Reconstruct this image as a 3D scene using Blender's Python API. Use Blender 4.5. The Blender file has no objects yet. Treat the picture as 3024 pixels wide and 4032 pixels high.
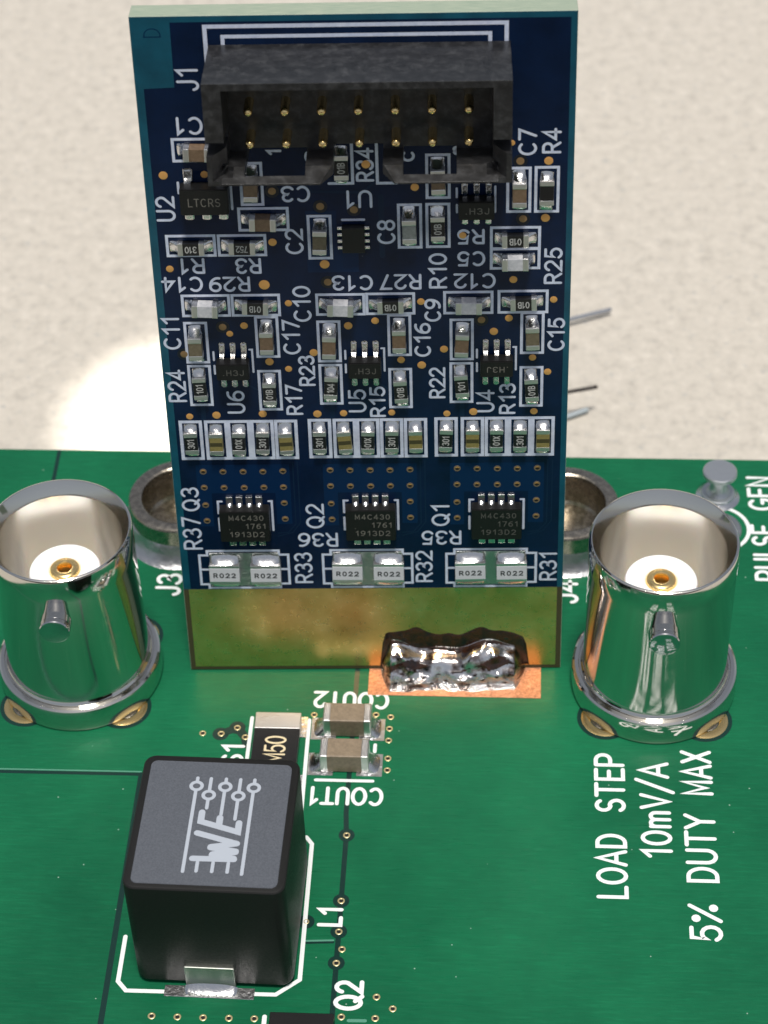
import bpy, bmesh, math, random
from mathutils import Vector, Matrix
random.seed(7)
PI = math.pi
R = math.radians
scene = bpy.context.scene
C = scene.collection

# ------------------------------------------------------------------ units (1 unit = 1 mm), camera, sky, sun, exposure
scene.unit_settings.system = 'METRIC'
scene.unit_settings.scale_length = 0.001
scene.unit_settings.length_unit = 'MILLIMETERS'

cam_data = bpy.data.cameras.new("camera")
cam = bpy.data.objects.new("camera", cam_data)
C.objects.link(cam)
cr = Vector((0.99833434, 0.05097244, -0.0270252))
cu = Vector((-0.01611143, 0.69610521, 0.71775899))
cf = Vector((-0.05539831, 0.71612803, -0.69576697))
m = Matrix.Identity(4)
for i in range(3):
    m[i][0], m[i][1], m[i][2] = cr[i], cu[i], -cf[i]
m[0][3], m[1][3], m[2][3] = 21.7673, -103.8758, 116.4039
cam.matrix_world = m
cam_data.sensor_fit = 'VERTICAL'
cam_data.sensor_height = 36.0
cam_data.sensor_width = 27.0
cam_data.lens = 8945.08 / 4032 * 36
cam_data.clip_start = 1.0
cam_data.clip_end = 5000.0
cam_data.dof.use_dof = True
cam_data.dof.focus_distance = 140.0
cam_data.dof.aperture_fstop = 0.088
scene.camera = cam

SUN_EL, SUN_AZ = 79.0, -12.0           # azimuth: degrees from straight towards the camera, turning left
sd = Vector((-math.sin(R(SUN_AZ)) * math.cos(R(SUN_EL)), -math.cos(R(SUN_AZ)) * math.cos(R(SUN_EL)), math.sin(R(SUN_EL))))
world = bpy.data.worlds.new("World")
scene.world = world
world.use_nodes = True
nt = world.node_tree
nt.nodes.clear()
sky = nt.nodes.new('ShaderNodeTexSky')
sky.sky_type = 'NISHITA'
sky.sun_disc = False
sky.sun_elevation = R(SUN_EL)
sky.sun_rotation = PI + R(SUN_AZ)
sky.dust_density = 2.0
sky.ozone_density = 1.0
bg = nt.nodes.new('ShaderNodeBackground')
bg.inputs['Strength'].default_value = 0.042
wo = nt.nodes.new('ShaderNodeOutputWorld')
veil = nt.nodes.new('ShaderNodeHueSaturation')      # thin bright cloud: less blue over the whole dome
veil.inputs['Saturation'].default_value = 0.45
nt.links.new(sky.outputs[0], veil.inputs['Color'])
nt.links.new(veil.outputs[0], bg.inputs[0])
nt.links.new(bg.outputs[0], wo.inputs[0])

sun_data = bpy.data.lights.new("sun", 'SUN')
sun_data.energy = 1.5
sun_data.angle = R(10)
sun_data.color = (1.0, 0.955, 0.89)
sun = bpy.data.objects.new("sun", sun_data)
C.objects.link(sun)
sun.rotation_euler = sd.to_track_quat('Z', 'Y').to_euler()
sun.location = sd * 300

# added spot lamp that makes the sun fleck on the table behind the upright board
fleck_data = bpy.data.lights.new("fleck_spot", 'SPOT')
fleck_data.energy = 2.4e6
fleck_data.color = (1.0, 0.955, 0.89)
fleck_data.spot_size = R(6.6)
fleck_data.spot_blend = 0.28
fleck_data.shadow_soft_size = 3.0
fleck = bpy.data.objects.new("fleck_spot", fleck_data)
C.objects.link(fleck)
fleck.location = (-22, 66, 195)
fleck.rotation_euler = (Vector((-22, 66, 195)) - Vector((-4.4, 38.6, -12))).to_track_quat('Z', 'Y').to_euler()

scene.view_settings.view_transform = 'Standard'
scene.view_settings.look = 'None'
scene.view_settings.exposure = 1.05
scene.view_settings.gamma = 1.0
scene.view_settings.use_curve_mapping = False
scene.render.engine = 'CYCLES'
scene.cycles.max_bounces = 10
scene.cycles.glossy_bounces = 6
scene.cycles.sample_clamp_indirect = 6.0
scene.cycles.use_denoising = True

# ------------------------------------------------------------------ materials
MAT = {}


def mat(name, col, rough=0.5, metal=0.0, spec=0.5, coat=0.0, coat_rough=0.1):
    mt = bpy.data.materials.new(name)
    mt.use_nodes = True
    b = mt.node_tree.nodes['Principled BSDF']
    b.inputs['Base Color'].default_value = (*col, 1)
    b.inputs['Roughness'].default_value = rough
    b.inputs['Metallic'].default_value = metal
    b.inputs['Specular IOR Level'].default_value = spec
    b.inputs['Coat Weight'].default_value = coat
    b.inputs['Coat Roughness'].default_value = coat_rough
    MAT[name] = mt
    return mt


def noise(mt, scale=1.0, detail=4.0, rough=0.55, vec_scale=(1, 1, 1), dist=0.0):
    t = mt.node_tree
    tc = t.nodes.new('ShaderNodeTexCoord')
    mp = t.nodes.new('ShaderNodeMapping')
    mp.inputs['Scale'].default_value = vec_scale
    n = t.nodes.new('ShaderNodeTexNoise')
    n.inputs['Scale'].default_value = scale
    n.inputs['Detail'].default_value = detail
    n.inputs['Roughness'].default_value = rough
    n.inputs['Distortion'].default_value = dist
    t.links.new(tc.outputs['Object'], mp.inputs[0])
    t.links.new(mp.outputs[0], n.inputs['Vector'])
    return n, mp


def ramp(mt, src, stops):
    t = mt.node_tree
    r = t.nodes.new('ShaderNodeValToRGB')
    while len(r.color_ramp.elements) < len(stops):
        r.color_ramp.elements.new(0.5)
    for e, (pos, col) in zip(r.color_ramp.elements, stops):
        e.position = pos
        e.color = (*col, 1) if len(col) == 3 else col
    t.links.new(src, r.inputs[0])
    return r


def bsdf(mt):
    return mt.node_tree.nodes['Principled BSDF']


def bump(mt, src, strength=0.2, dist=0.05, prev=None):
    t = mt.node_tree
    b = t.nodes.new('ShaderNodeBump')
    b.inputs['Strength'].default_value = strength
    b.inputs['Distance'].default_value = dist
    t.links.new(src, b.inputs['Height'])
    if prev:
        t.links.new(prev.outputs[0], b.inputs['Normal'])
    t.links.new(b.outputs[0], bsdf(mt).inputs['Normal'])
    return b


def rough_var(mt, n, lo, hi):
    t = mt.node_tree
    r = t.nodes.new('ShaderNodeMapRange')
    r.inputs['To Min'].default_value = lo
    r.inputs['To Max'].default_value = hi
    r.inputs['From Min'].default_value = 0.3
    r.inputs['From Max'].default_value = 0.7
    t.links.new(n.outputs['Fac'], r.inputs['Value'])
    t.links.new(r.outputs[0], bsdf(mt).inputs['Roughness'])


def g3(v):
    return (v, v, v)


def mix_col(mt, fac, a, b):
    t = mt.node_tree
    mx = t.nodes.new('ShaderNodeMix')
    mx.data_type = 'RGBA'
    t.links.new(fac, mx.inputs[0])
    for s, k in ((a, 6), (b, 7)):
        if isinstance(s, tuple):
            mx.inputs[k].default_value = (*s, 1)
        else:
            t.links.new(s, mx.inputs[k])
    return mx.outputs[2]


# green solder mask over brushed copper
mt = mat('green_mask', (0.012, 0.17, 0.085), 0.32, 0.0, 0.18)
n1, _ = noise(mt, 0.055, 6, 0.62)
r1 = ramp(mt, n1.outputs['Fac'], [(0.30, (0.005, 0.092, 0.041)), (0.68, (0.010, 0.160, 0.068))])
n2, mp2 = noise(mt, 1.0, 6, 0.65, (0.55, 6.5, 1), 0.5)
mp2.inputs['Rotation'].default_value = (0, 0, R(-24))
r2 = ramp(mt, n2.outputs['Fac'], [(0.30, g3(0.90)), (0.52, g3(1.0)), (0.76, g3(1.25))])
t = mt.node_tree
mul = t.nodes.new('ShaderNodeMix'); mul.data_type = 'RGBA'; mul.blend_type = 'MULTIPLY'; mul.inputs[0].default_value = 1
t.links.new(r1.outputs[0], mul.inputs[6]); t.links.new(r2.outputs[0], mul.inputs[7])
vo = t.nodes.new('ShaderNodeTexVoronoi')          # dust specks
vo.inputs['Scale'].default_value = 0.62
vo.inputs['Randomness'].default_value = 1.0
tco = t.nodes.new('ShaderNodeTexCoord')
t.links.new(tco.outputs['Object'], vo.inputs['Vector'])
r3 = ramp(mt, vo.outputs['Distance'], [(0.022, (0.7, 0.7, 0.7)), (0.036, (0, 0, 0))])
t.links.new(mix_col(mt, r3.outputs[0], mul.outputs[2], (0.42, 0.55, 0.47)), bsdf(mt).inputs['Base Color'])
n4, mp4 = noise(mt, 1.0, 7, 0.7, (0.5, 5.0, 1), 0.3)
mp4.inputs['Rotation'].default_value = (0, 0, R(-28))
rough_var(mt, n4, 0.22, 0.44)
bump(mt, n4.outputs['Fac'], 0.14, 0.05)

mt = mat('green_gap', (0.004, 0.030, 0.024), 0.3)
mt = mat('green_edge_highlight', (0.10, 0.30, 0.21), 0.3)  # highlight along the etched copper edge, painted as a pale tone
mt = mat('silk_green_board', (0.84, 0.88, 0.86), 0.55)
n, _ = noise(mt, 9, 3)
bump(mt, n.outputs['Fac'], 0.15, 0.02)
mt = mat('silk_blue_board', (0.60, 0.66, 0.80), 0.6)
n, _ = noise(mt, 2.2, 4, 0.6)
r = ramp(mt, n.outputs['Fac'], [(0.3, (0.50, 0.56, 0.71)), (0.65, (0.66, 0.71, 0.83))])
mt.node_tree.links.new(r.outputs[0], bsdf(mt).inputs['Base Color'])

# blue solder mask: over bare laminate (teal) and over copper (navy)
mt = mat('blue_mask_clear', (0.004, 0.085, 0.15), 0.3)
n, _ = noise(mt, 0.6, 4)
r = ramp(mt, n.outputs['Fac'], [(0.3, (0.003, 0.055, 0.090)), (0.7, (0.006, 0.090, 0.140))])
mt.node_tree.links.new(r.outputs[0], bsdf(mt).inputs['Base Color'])
mt = mat('blue_mask_copper', (0.004, 0.014, 0.045), 0.27, 0, 0.30)
n, _ = noise(mt, 0.35, 5, 0.6)
r = ramp(mt, n.outputs['Fac'], [(0.3, (0.0015, 0.008, 0.028)), (0.7, (0.003, 0.014, 0.050))])
n2, _ = noise(mt, 3.1, 2, 0.5)
r2 = ramp(mt, n2.outputs['Fac'], [(0.79, (0, 0, 0)), (0.81, (1, 1, 1))])
mt.node_tree.links.new(mix_col(mt, r2.outputs[0], r.outputs[0], (0.10, 0.13, 0.18)), bsdf(mt).inputs['Base Color'])
n3, _ = noise(mt, 1.2, 5, 0.6)
bump(mt, n3.outputs['Fac'], 0.06, 0.05)
mat('blue_mask_plane', (0.003, 0.020, 0.066), 0.26, 0, 0.25)
mat('blue_mask_trace', (0.006, 0.020, 0.050), 0.25, 0, 0.25)
mat('blue_mask_gap', (0.002, 0.006, 0.014), 0.3)
mt = mat('laminate', (0.42, 0.47, 0.34), 0.55)
n, _ = noise(mt, 3, 4, 0.6, (0.3, 1, 4))
r = ramp(mt, n.outputs['Fac'], [(0.3, (0.26, 0.34, 0.26)), (0.7, (0.42, 0.47, 0.36))])
mt.node_tree.links.new(r.outputs[0], bsdf(mt).inputs['Base Color'])
mat('bare_border', (0.060, 0.050, 0.022), 0.45)
mt = mat('gold_plate', (0.62, 0.43, 0.14), 0.24, 0.94)
n, _ = noise(mt, 0.45, 6, 0.62)
r = ramp(mt, n.outputs['Fac'], [(0.3, (0.78, 0.48, 0.15)), (0.55, (0.92, 0.60, 0.22)), (0.75, (1.0, 0.70, 0.30))])
mt.node_tree.links.new(r.outputs[0], bsdf(mt).inputs['Base Color'])
n2, _ = noise(mt, 1.6, 6, 0.7)
rough_var(mt, n2, 0.24, 0.36)
bump(mt, n2.outputs['Fac'], 0.025, 0.05)

mt = mat('nickel', (0.70, 0.68, 0.63), 0.07, 1.0)
n, _ = noise(mt, 0.8, 6, 0.7)
rough_var(mt, n, 0.045, 0.13)
n2, _ = noise(mt, 26, 2, 0.5)
r2 = ramp(mt, n2.outputs['Fac'], [(0.70, (0, 0, 0)), (0.78, (1, 1, 1))])
bump(mt, r2.outputs[0], 0.25, 0.02)
def turned(mt, amount, rot):
    tg = mt.node_tree.nodes.new('ShaderNodeTangent')
    tg.direction_type = 'RADIAL'
    tg.axis = 'Z'
    mt.node_tree.links.new(tg.outputs[0], bsdf(mt).inputs['Tangent'])
    bsdf(mt).inputs['Anisotropic'].default_value = amount
    bsdf(mt).inputs['Anisotropic Rotation'].default_value = rot
mt = mat('nickel_dark', (0.56, 0.56, 0.57), 0.09, 1.0)
mt = mat('nickel_turned', (0.70, 0.68, 0.63), 0.16, 1.0)
n, _ = noise(mt, 1.0, 5, 0.6)
rough_var(mt, n, 0.05, 0.11)
turned(mt, 0.7, 0.25)
n2, _ = noise(mt, 14, 3, 0.55)
r2 = ramp(mt, n2.outputs['Fac'], [(0.69, (0, 0, 0)), (0.76, (1, 1, 1))])
n3, _ = noise(mt, 1.0, 3, 0.6, (0.6, 0.6, 26))
mm = mt.node_tree.nodes.new('ShaderNodeMath'); mm.operation = 'MULTIPLY_ADD'; mm.inputs[1].default_value = 0.35
mt.node_tree.links.new(n3.outputs['Fac'], mm.inputs[0]); mt.node_tree.links.new(r2.outputs[0], mm.inputs[2])
bump(mt, mm.outputs[0], 0.16, 0.02)
mt = mat('nickel_bore', (0.95, 0.91, 0.84), 0.17, 1.0)
turned(mt, 0.9, 0.25)
mt = mat('dull_nickel', (0.42, 0.37, 0.30), 0.22, 1.0)
n, _ = noise(mt, 2.4, 6, 0.7)
rough_var(mt, n, 0.16, 0.36)
r = ramp(mt, n.outputs['Fac'], [(0.3, (0.30, 0.26, 0.21)), (0.7, (0.50, 0.45, 0.37))])
mt.node_tree.links.new(r.outputs[0], bsdf(mt).inputs['Base Color'])
bump(mt, n.outputs['Fac'], 0.15, 0.1)
mt = mat('tin', (0.58, 0.60, 0.62), 0.42, 1.0)
n, _ = noise(mt, 3, 5, 0.6)
bump(mt, n.outputs['Fac'], 0.2, 0.1)
mt = mat('solder', (0.72, 0.72, 0.72), 0.18, 1.0)
n, _ = noise(mt, 3.5, 4, 0.6)
bump(mt, n.outputs['Fac'], 0.25, 0.12)
rough_var(mt, n, 0.10, 0.24)
mt = mat('solder_dull', (0.55, 0.55, 0.56), 0.32, 1.0)
n, _ = noise(mt, 2.2, 5, 0.6)
bump(mt, n.outputs['Fac'], 0.4, 0.2)
mt = mat('end_metal', (0.74, 0.73, 0.72), 0.36, 1.0)
n, _ = noise(mt, 8, 4, 0.6)
bump(mt, n.outputs['Fac'], 0.15, 0.03)
mt = mat('gold_pin', (1.0, 0.74, 0.34), 0.24, 1.0)
mt = mat('copper_via', (0.80, 0.42, 0.13), 0.38, 0.35)
mt = mat('copper_dull', (0.30, 0.19, 0.09), 0.4, 0.4)
mt = mat('via_ring', (0.62, 0.52, 0.28), 0.35, 0.6)
mt = mat('via_ring_blue', (0.30, 0.22, 0.14), 0.4, 0.5)
mt = mat('socket_shade', (0.05, 0.028, 0.010), 0.4, 0.5)
mt = mat('hole', (0.004, 0.004, 0.004), 0.6)
mt = mat('copper_pad', (0.72, 0.36, 0.21), 0.42, 0.8)
n, _ = noise(mt, 5, 5, 0.7)
r = ramp(mt, n.outputs['Fac'], [(0.35, (0.50, 0.22, 0.12)), (0.6, (0.82, 0.42, 0.25)), (0.75, (0.95, 0.62, 0.45))])
mt.node_tree.links.new(r.outputs[0], bsdf(mt).inputs['Base Color'])
bump(mt, n.outputs['Fac'], 0.5, 0.15)
mt = mat('flux_burnt', (0.022, 0.010, 0.005), 0.14, 0.0, 0.6)
n, _ = noise(mt, 1.3, 5, 0.6)
r = ramp(mt, n.outputs['Fac'], [(0.35, (0.008, 0.006, 0.006)), (0.6, (0.040, 0.014, 0.005)), (0.75, (0.004, 0.020, 0.016))])
mt.node_tree.links.new(r.outputs[0], bsdf(mt).inputs['Base Color'])
bump(mt, n.outputs['Fac'], 0.4, 0.2)
mt = mat('solder_blob', (0.75, 0.74, 0.73), 0.10, 1.0)
n, _ = noise(mt, 0.95, 6, 0.62)
r = ramp(mt, n.outputs['Fac'], [(0.35, (0.04, 0.018, 0.010)), (0.43, (0.36, 0.30, 0.27)), (0.53, (0.82, 0.80, 0.78))])
mt.node_tree.links.new(r.outputs[0], bsdf(mt).inputs['Base Color'])
n2, _ = noise(mt, 3.2, 5, 0.65)
t = mt.node_tree
tcz = t.nodes.new('ShaderNodeTexCoord')
sxyz = t.nodes.new('ShaderNodeSeparateXYZ')
mrz = t.nodes.new('ShaderNodeMapRange')                # cold, grainy solder at the foot
mrz.inputs['From Min'].default_value = 0.55
mrz.inputs['From Max'].default_value = 1.15
mrz.inputs['To Min'].default_value = 0.75
mrz.inputs['To Max'].default_value = 0.12
t.links.new(tcz.outputs['Object'], sxyz.inputs[0])
t.links.new(sxyz.outputs['Z'], mrz.inputs['Value'])
bb = bump(mt, n2.outputs['Fac'], 0.22, 0.2)
t.links.new(mrz.outputs[0], bb.inputs['Strength'])
mt = mat('ptfe', (0.90, 0.90, 0.89), 0.45)
bsdf(mt).inputs['Subsurface Weight'].default_value = 0.25
bsdf(mt).inputs['Subsurface Scale'].default_value = 0.6

mt = mat('header_plastic', (0.016, 0.016, 0.016), 0.40, 0, 0.6)
n, _ = noise(mt, 1.5, 7, 0.72)
r = ramp(mt, n.outputs['Fac'], [(0.32, (0.010, 0.010, 0.010)), (0.50, (0.020, 0.020, 0.021)), (0.75, (0.060, 0.061, 0.063))])
mt.node_tree.links.new(r.outputs[0], bsdf(mt).inputs['Base Color'])
rough_var(mt, n, 0.28, 0.38)
bump(mt, n.outputs['Fac'], 0.14, 0.08)
mt = mat('ferrite_black', (0.011, 0.011, 0.0105), 0.48, 0, 0.28)
n, _ = noise(mt, 7, 6, 0.7)
rough_var(mt, n, 0.38, 0.56)
bump(mt, n.outputs['Fac'], 0.16, 0.04)
mt = mat('ferrite_top_sheen', (0.080, 0.084, 0.092), 0.5, 0, 0.5)  # sky sheen on the top face put into a lighter grey
n, _ = noise(mt, 9, 6, 0.75)
r = ramp(mt, n.outputs['Fac'], [(0.28, (0.060, 0.067, 0.082)), (0.72, (0.118, 0.130, 0.152))])
mt.node_tree.links.new(r.outputs[0], bsdf(mt).inputs['Base Color'])
bump(mt, n.outputs['Fac'], 0.25, 0.04)
mt = mat('logo_grey', (0.42, 0.46, 0.52), 0.55)
mt = mat('ic_black', (0.008, 0.008, 0.008), 0.40, 0, 0.42)
n, _ = noise(mt, 12, 5, 0.7)
bump(mt, n.outputs['Fac'], 0.2, 0.03)
mat('ic_mark', (0.16, 0.15, 0.13), 0.6)
mat('ic_mark_faint', (0.095, 0.092, 0.082), 0.55)
mat('resistor_black', (0.008, 0.008, 0.009), 0.28)
mat('resistor_mark', (0.46, 0.46, 0.44), 0.5)
mat('ceramic_white', (0.62, 0.61, 0.58), 0.5)
for nm, a, b2 in (('cap_brown', (0.135, 0.088, 0.052), (0.19, 0.128, 0.080)), ('cap_olive', (0.115, 0.095, 0.058), (0.165, 0.138, 0.088)),
                  ('cap_grey', (0.46, 0.47, 0.50), (0.60, 0.60, 0.62)), ('cap_tan', (0.22, 0.17, 0.115), (0.29, 0.225, 0.155)),
                  ('cap_slate', (0.17, 0.19, 0.18), (0.24, 0.26, 0.25)), ('cap_yellow', (0.20, 0.165, 0.05), (0.28, 0.235, 0.085))):
    mt = mat(nm, a, 0.38)
    n, _ = noise(mt, 4, 4)
    r = ramp(mt, n.outputs['Fac'], [(0.35, a), (0.65, b2)])
    mt.node_tree.links.new(r.outputs[0], bsdf(mt).inputs['Base Color'])
mat('olive_dark', (0.055, 0.048, 0.018), 0.4)
mat('shunt_white', (0.62, 0.62, 0.65), 0.45)
mat('print_black', (0.012, 0.012, 0.014), 0.5)
mat('print_gold', (0.78, 0.66, 0.42), 0.5)
mt = mat('tab_metal', (0.40, 0.42, 0.39), 0.38, 1.0)
n, _ = noise(mt, 3, 5, 0.6)
bump(mt, n.outputs['Fac'], 0.15, 0.05)
mat('wire_black', (0.018, 0.012, 0.010), 0.4)
mat('wire_blue', (0.22, 0.24, 0.28), 0.6)
mat('wire_pale', (0.40, 0.46, 0.49), 0.6)

# speckled pale stone table
mt = mat('table_stone', (0.62, 0.56, 0.48), 0.38)
n, _ = noise(mt, 0.8, 8, 0.68)
r = ramp(mt, n.outputs['Fac'], [(0.28, (0.43, 0.395, 0.345)), (0.45, (0.565, 0.52, 0.45)), (0.58, (0.615, 0.565, 0.49)), (0.74, (0.72, 0.665, 0.585))])
n2, _ = noise(mt, 1.3, 3, 0.5)
r2 = ramp(mt, n2.outputs['Fac'], [(0.60, (0, 0, 0)), (0.74, (1, 1, 1))])
mt.node_tree.links.new(mix_col(mt, r2.outputs[0], r.outputs[0], (0.47, 0.45, 0.41)), bsdf(mt).inputs['Base Color'])

# ------------------------------------------------------------------ helpers


def link(name, data, parent=None, loc=(0, 0, 0), rz=0.0):
    o = bpy.data.objects.new(name, data)
    C.objects.link(o)
    o.parent = parent
    o.location = loc
    o.rotation_euler = (0, 0, rz)
    return o


def tag(o, label=None, cat=None, group=None, kind=None):
    if label: o['label'] = label
    if cat: o['category'] = cat
    if group: o['group'] = group
    if kind: o['kind'] = kind
    return o


def mesh(name, verts, faces, material, smooth=False):
    me = bpy.data.meshes.new(name)
    me.from_pydata([tuple(v) for v in verts], [], faces)
    me.materials.append(MAT[material])
    if smooth:
        me.polygons.foreach_set('use_smooth', [True] * len(me.polygons))
    me.update()
    return me


def bm_mesh(name, bm, material, smooth=False):
    me = bpy.data.meshes.new(name)
    bmesh.ops.recalc_face_normals(bm, faces=bm.faces)
    bm.to_mesh(me)
    bm.free()
    me.materials.append(MAT[material])
    if smooth:
        me.polygons.foreach_set('use_smooth', [True] * len(me.polygons))
    return me


def add_box(bm, x0, x1, y0, y1, z0, z1):
    vs = [bm.verts.new((x, y, z)) for z in (z0, z1) for y in (y0, y1) for x in (x0, x1)]
    for f in ((0, 2, 3, 1), (4, 5, 7, 6), (0, 1, 5, 4), (2, 6, 7, 3), (0, 4, 6, 2), (1, 3, 7, 5)):
        bm.faces.new([vs[i] for i in f])


def box_mesh(name, x0, x1, y0, y1, z0, z1, material, bev=0.0, seg=2):
    bm = bmesh.new()
    add_box(bm, x0, x1, y0, y1, z0, z1)
    if bev:
        bmesh.ops.bevel(bm, geom=bm.edges[:], offset=bev, segments=seg, affect='EDGES', profile=0.6)
    return bm_mesh(name, bm, material)


def lathe(name, prof, material, seg=64, smooth_angle=35, wob=0.0, wob_fn=None):
    verts, faces = [], []
    n = len(prof)
    for i in range(seg):
        a = 2 * PI * i / seg
        for (r, z) in prof:
            rr, zz = r, z
            if wob_fn: rr, zz = wob_fn(a, r, z)
            verts.append((rr * math.cos(a), rr * math.sin(a), zz))
    for i in range(seg):
        j = (i + 1) % seg
        for k in range(n - 1):
            faces.append((i * n + k, j * n + k, j * n + k + 1, i * n + k + 1))
    bm = bmesh.new()
    vs = [bm.verts.new(v) for v in verts]
    for f in faces:
        try: bm.faces.new([vs[i] for i in f])
        except ValueError: pass
    bmesh.ops.remove_doubles(bm, verts=bm.verts[:], dist=1e-5)
    me = bm_mesh(name, bm, material, True)
    me.set_sharp_from_angle(angle=R(smooth_angle))
    return me


# --- flat ink / copper strokes: ribbons with mitred joints and round ends
def ribbon(pts, w, z=0.0, closed=False):
    pts = [Vector(p) for p in pts]
    h = w / 2
    n = len(pts)
    L, Rr = [], []
    for i in range(n):
        a = pts[(i - 1) % n] if (closed or i > 0) else None
        b = pts[(i + 1) % n] if (closed or i < n - 1) else None
        d1 = (pts[i] - a).normalized() if a is not None else None
        d2 = (b - pts[i]).normalized() if b is not None else None
        if d1 is None: d1 = d2
        if d2 is None: d2 = d1
        tn = d1 + d2
        if tn.length < 0.2: tn = d2
        tn.normalize()
        nn = Vector((-tn.y, tn.x))
        c = max(0.45, abs(nn.dot(Vector((-d2.y, d2.x)))))
        L.append(pts[i] + nn * h / c)
        Rr.append(pts[i] - nn * h / c)
    verts = [(v.x, v.y, z) for v in L] + [(v.x, v.y, z) for v in Rr]
    faces = []
    for i in range(n if closed else n - 1):
        j = (i + 1) % n
        faces.append((n + i, n + j, j, i))
    if not closed:
        for e, s in ((0, -1), (n - 1, 1)):
            d = (pts[1] - pts[0]) if e == 0 else (pts[-1] - pts[-2])
            d.normalize(); d *= s
            nn = Vector((-d.y, d.x))
            base = len(verts)
            K = 5
            for k in range(1, K):
                a = PI * k / K
                v = pts[e] + nn * h * math.cos(a) + d * h * math.sin(a)
                verts.append((v.x, v.y, z))
            li, ri = (e, n + e) if s > 0 else (n + e, e)
            faces.append(tuple([ri] + [base + k for k in range(K - 2, -1, -1)] + [li]))
    return verts, faces


def strokes_mesh(name, strokes, w, material, dz=0.0012):
    V, F = [], []
    for i, s in enumerate(strokes):
        closed = len(s) > 2 and (Vector(s[0]) - Vector(s[-1])).length < 1e-4
        v, f = ribbon(s[:-1] if closed else s, w if not callable(w) else w(i), i * dz, closed)
        o = len(V)
        V += v
        F += [tuple(k + o for k in q) for q in f]
    return mesh(name, V, F, material)


def arc(cx, cy, rx, ry, a0, a1, n=10):
    return [(cx + rx * math.cos(R(a0 + (a1 - a0) * i / n)), cy + ry * math.sin(R(a0 + (a1 - a0) * i / n))) for i in range(n + 1)]


def flip(st, w):
    return [[(w - x, 1 - y) for x, y in s] for s in st]


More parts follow.
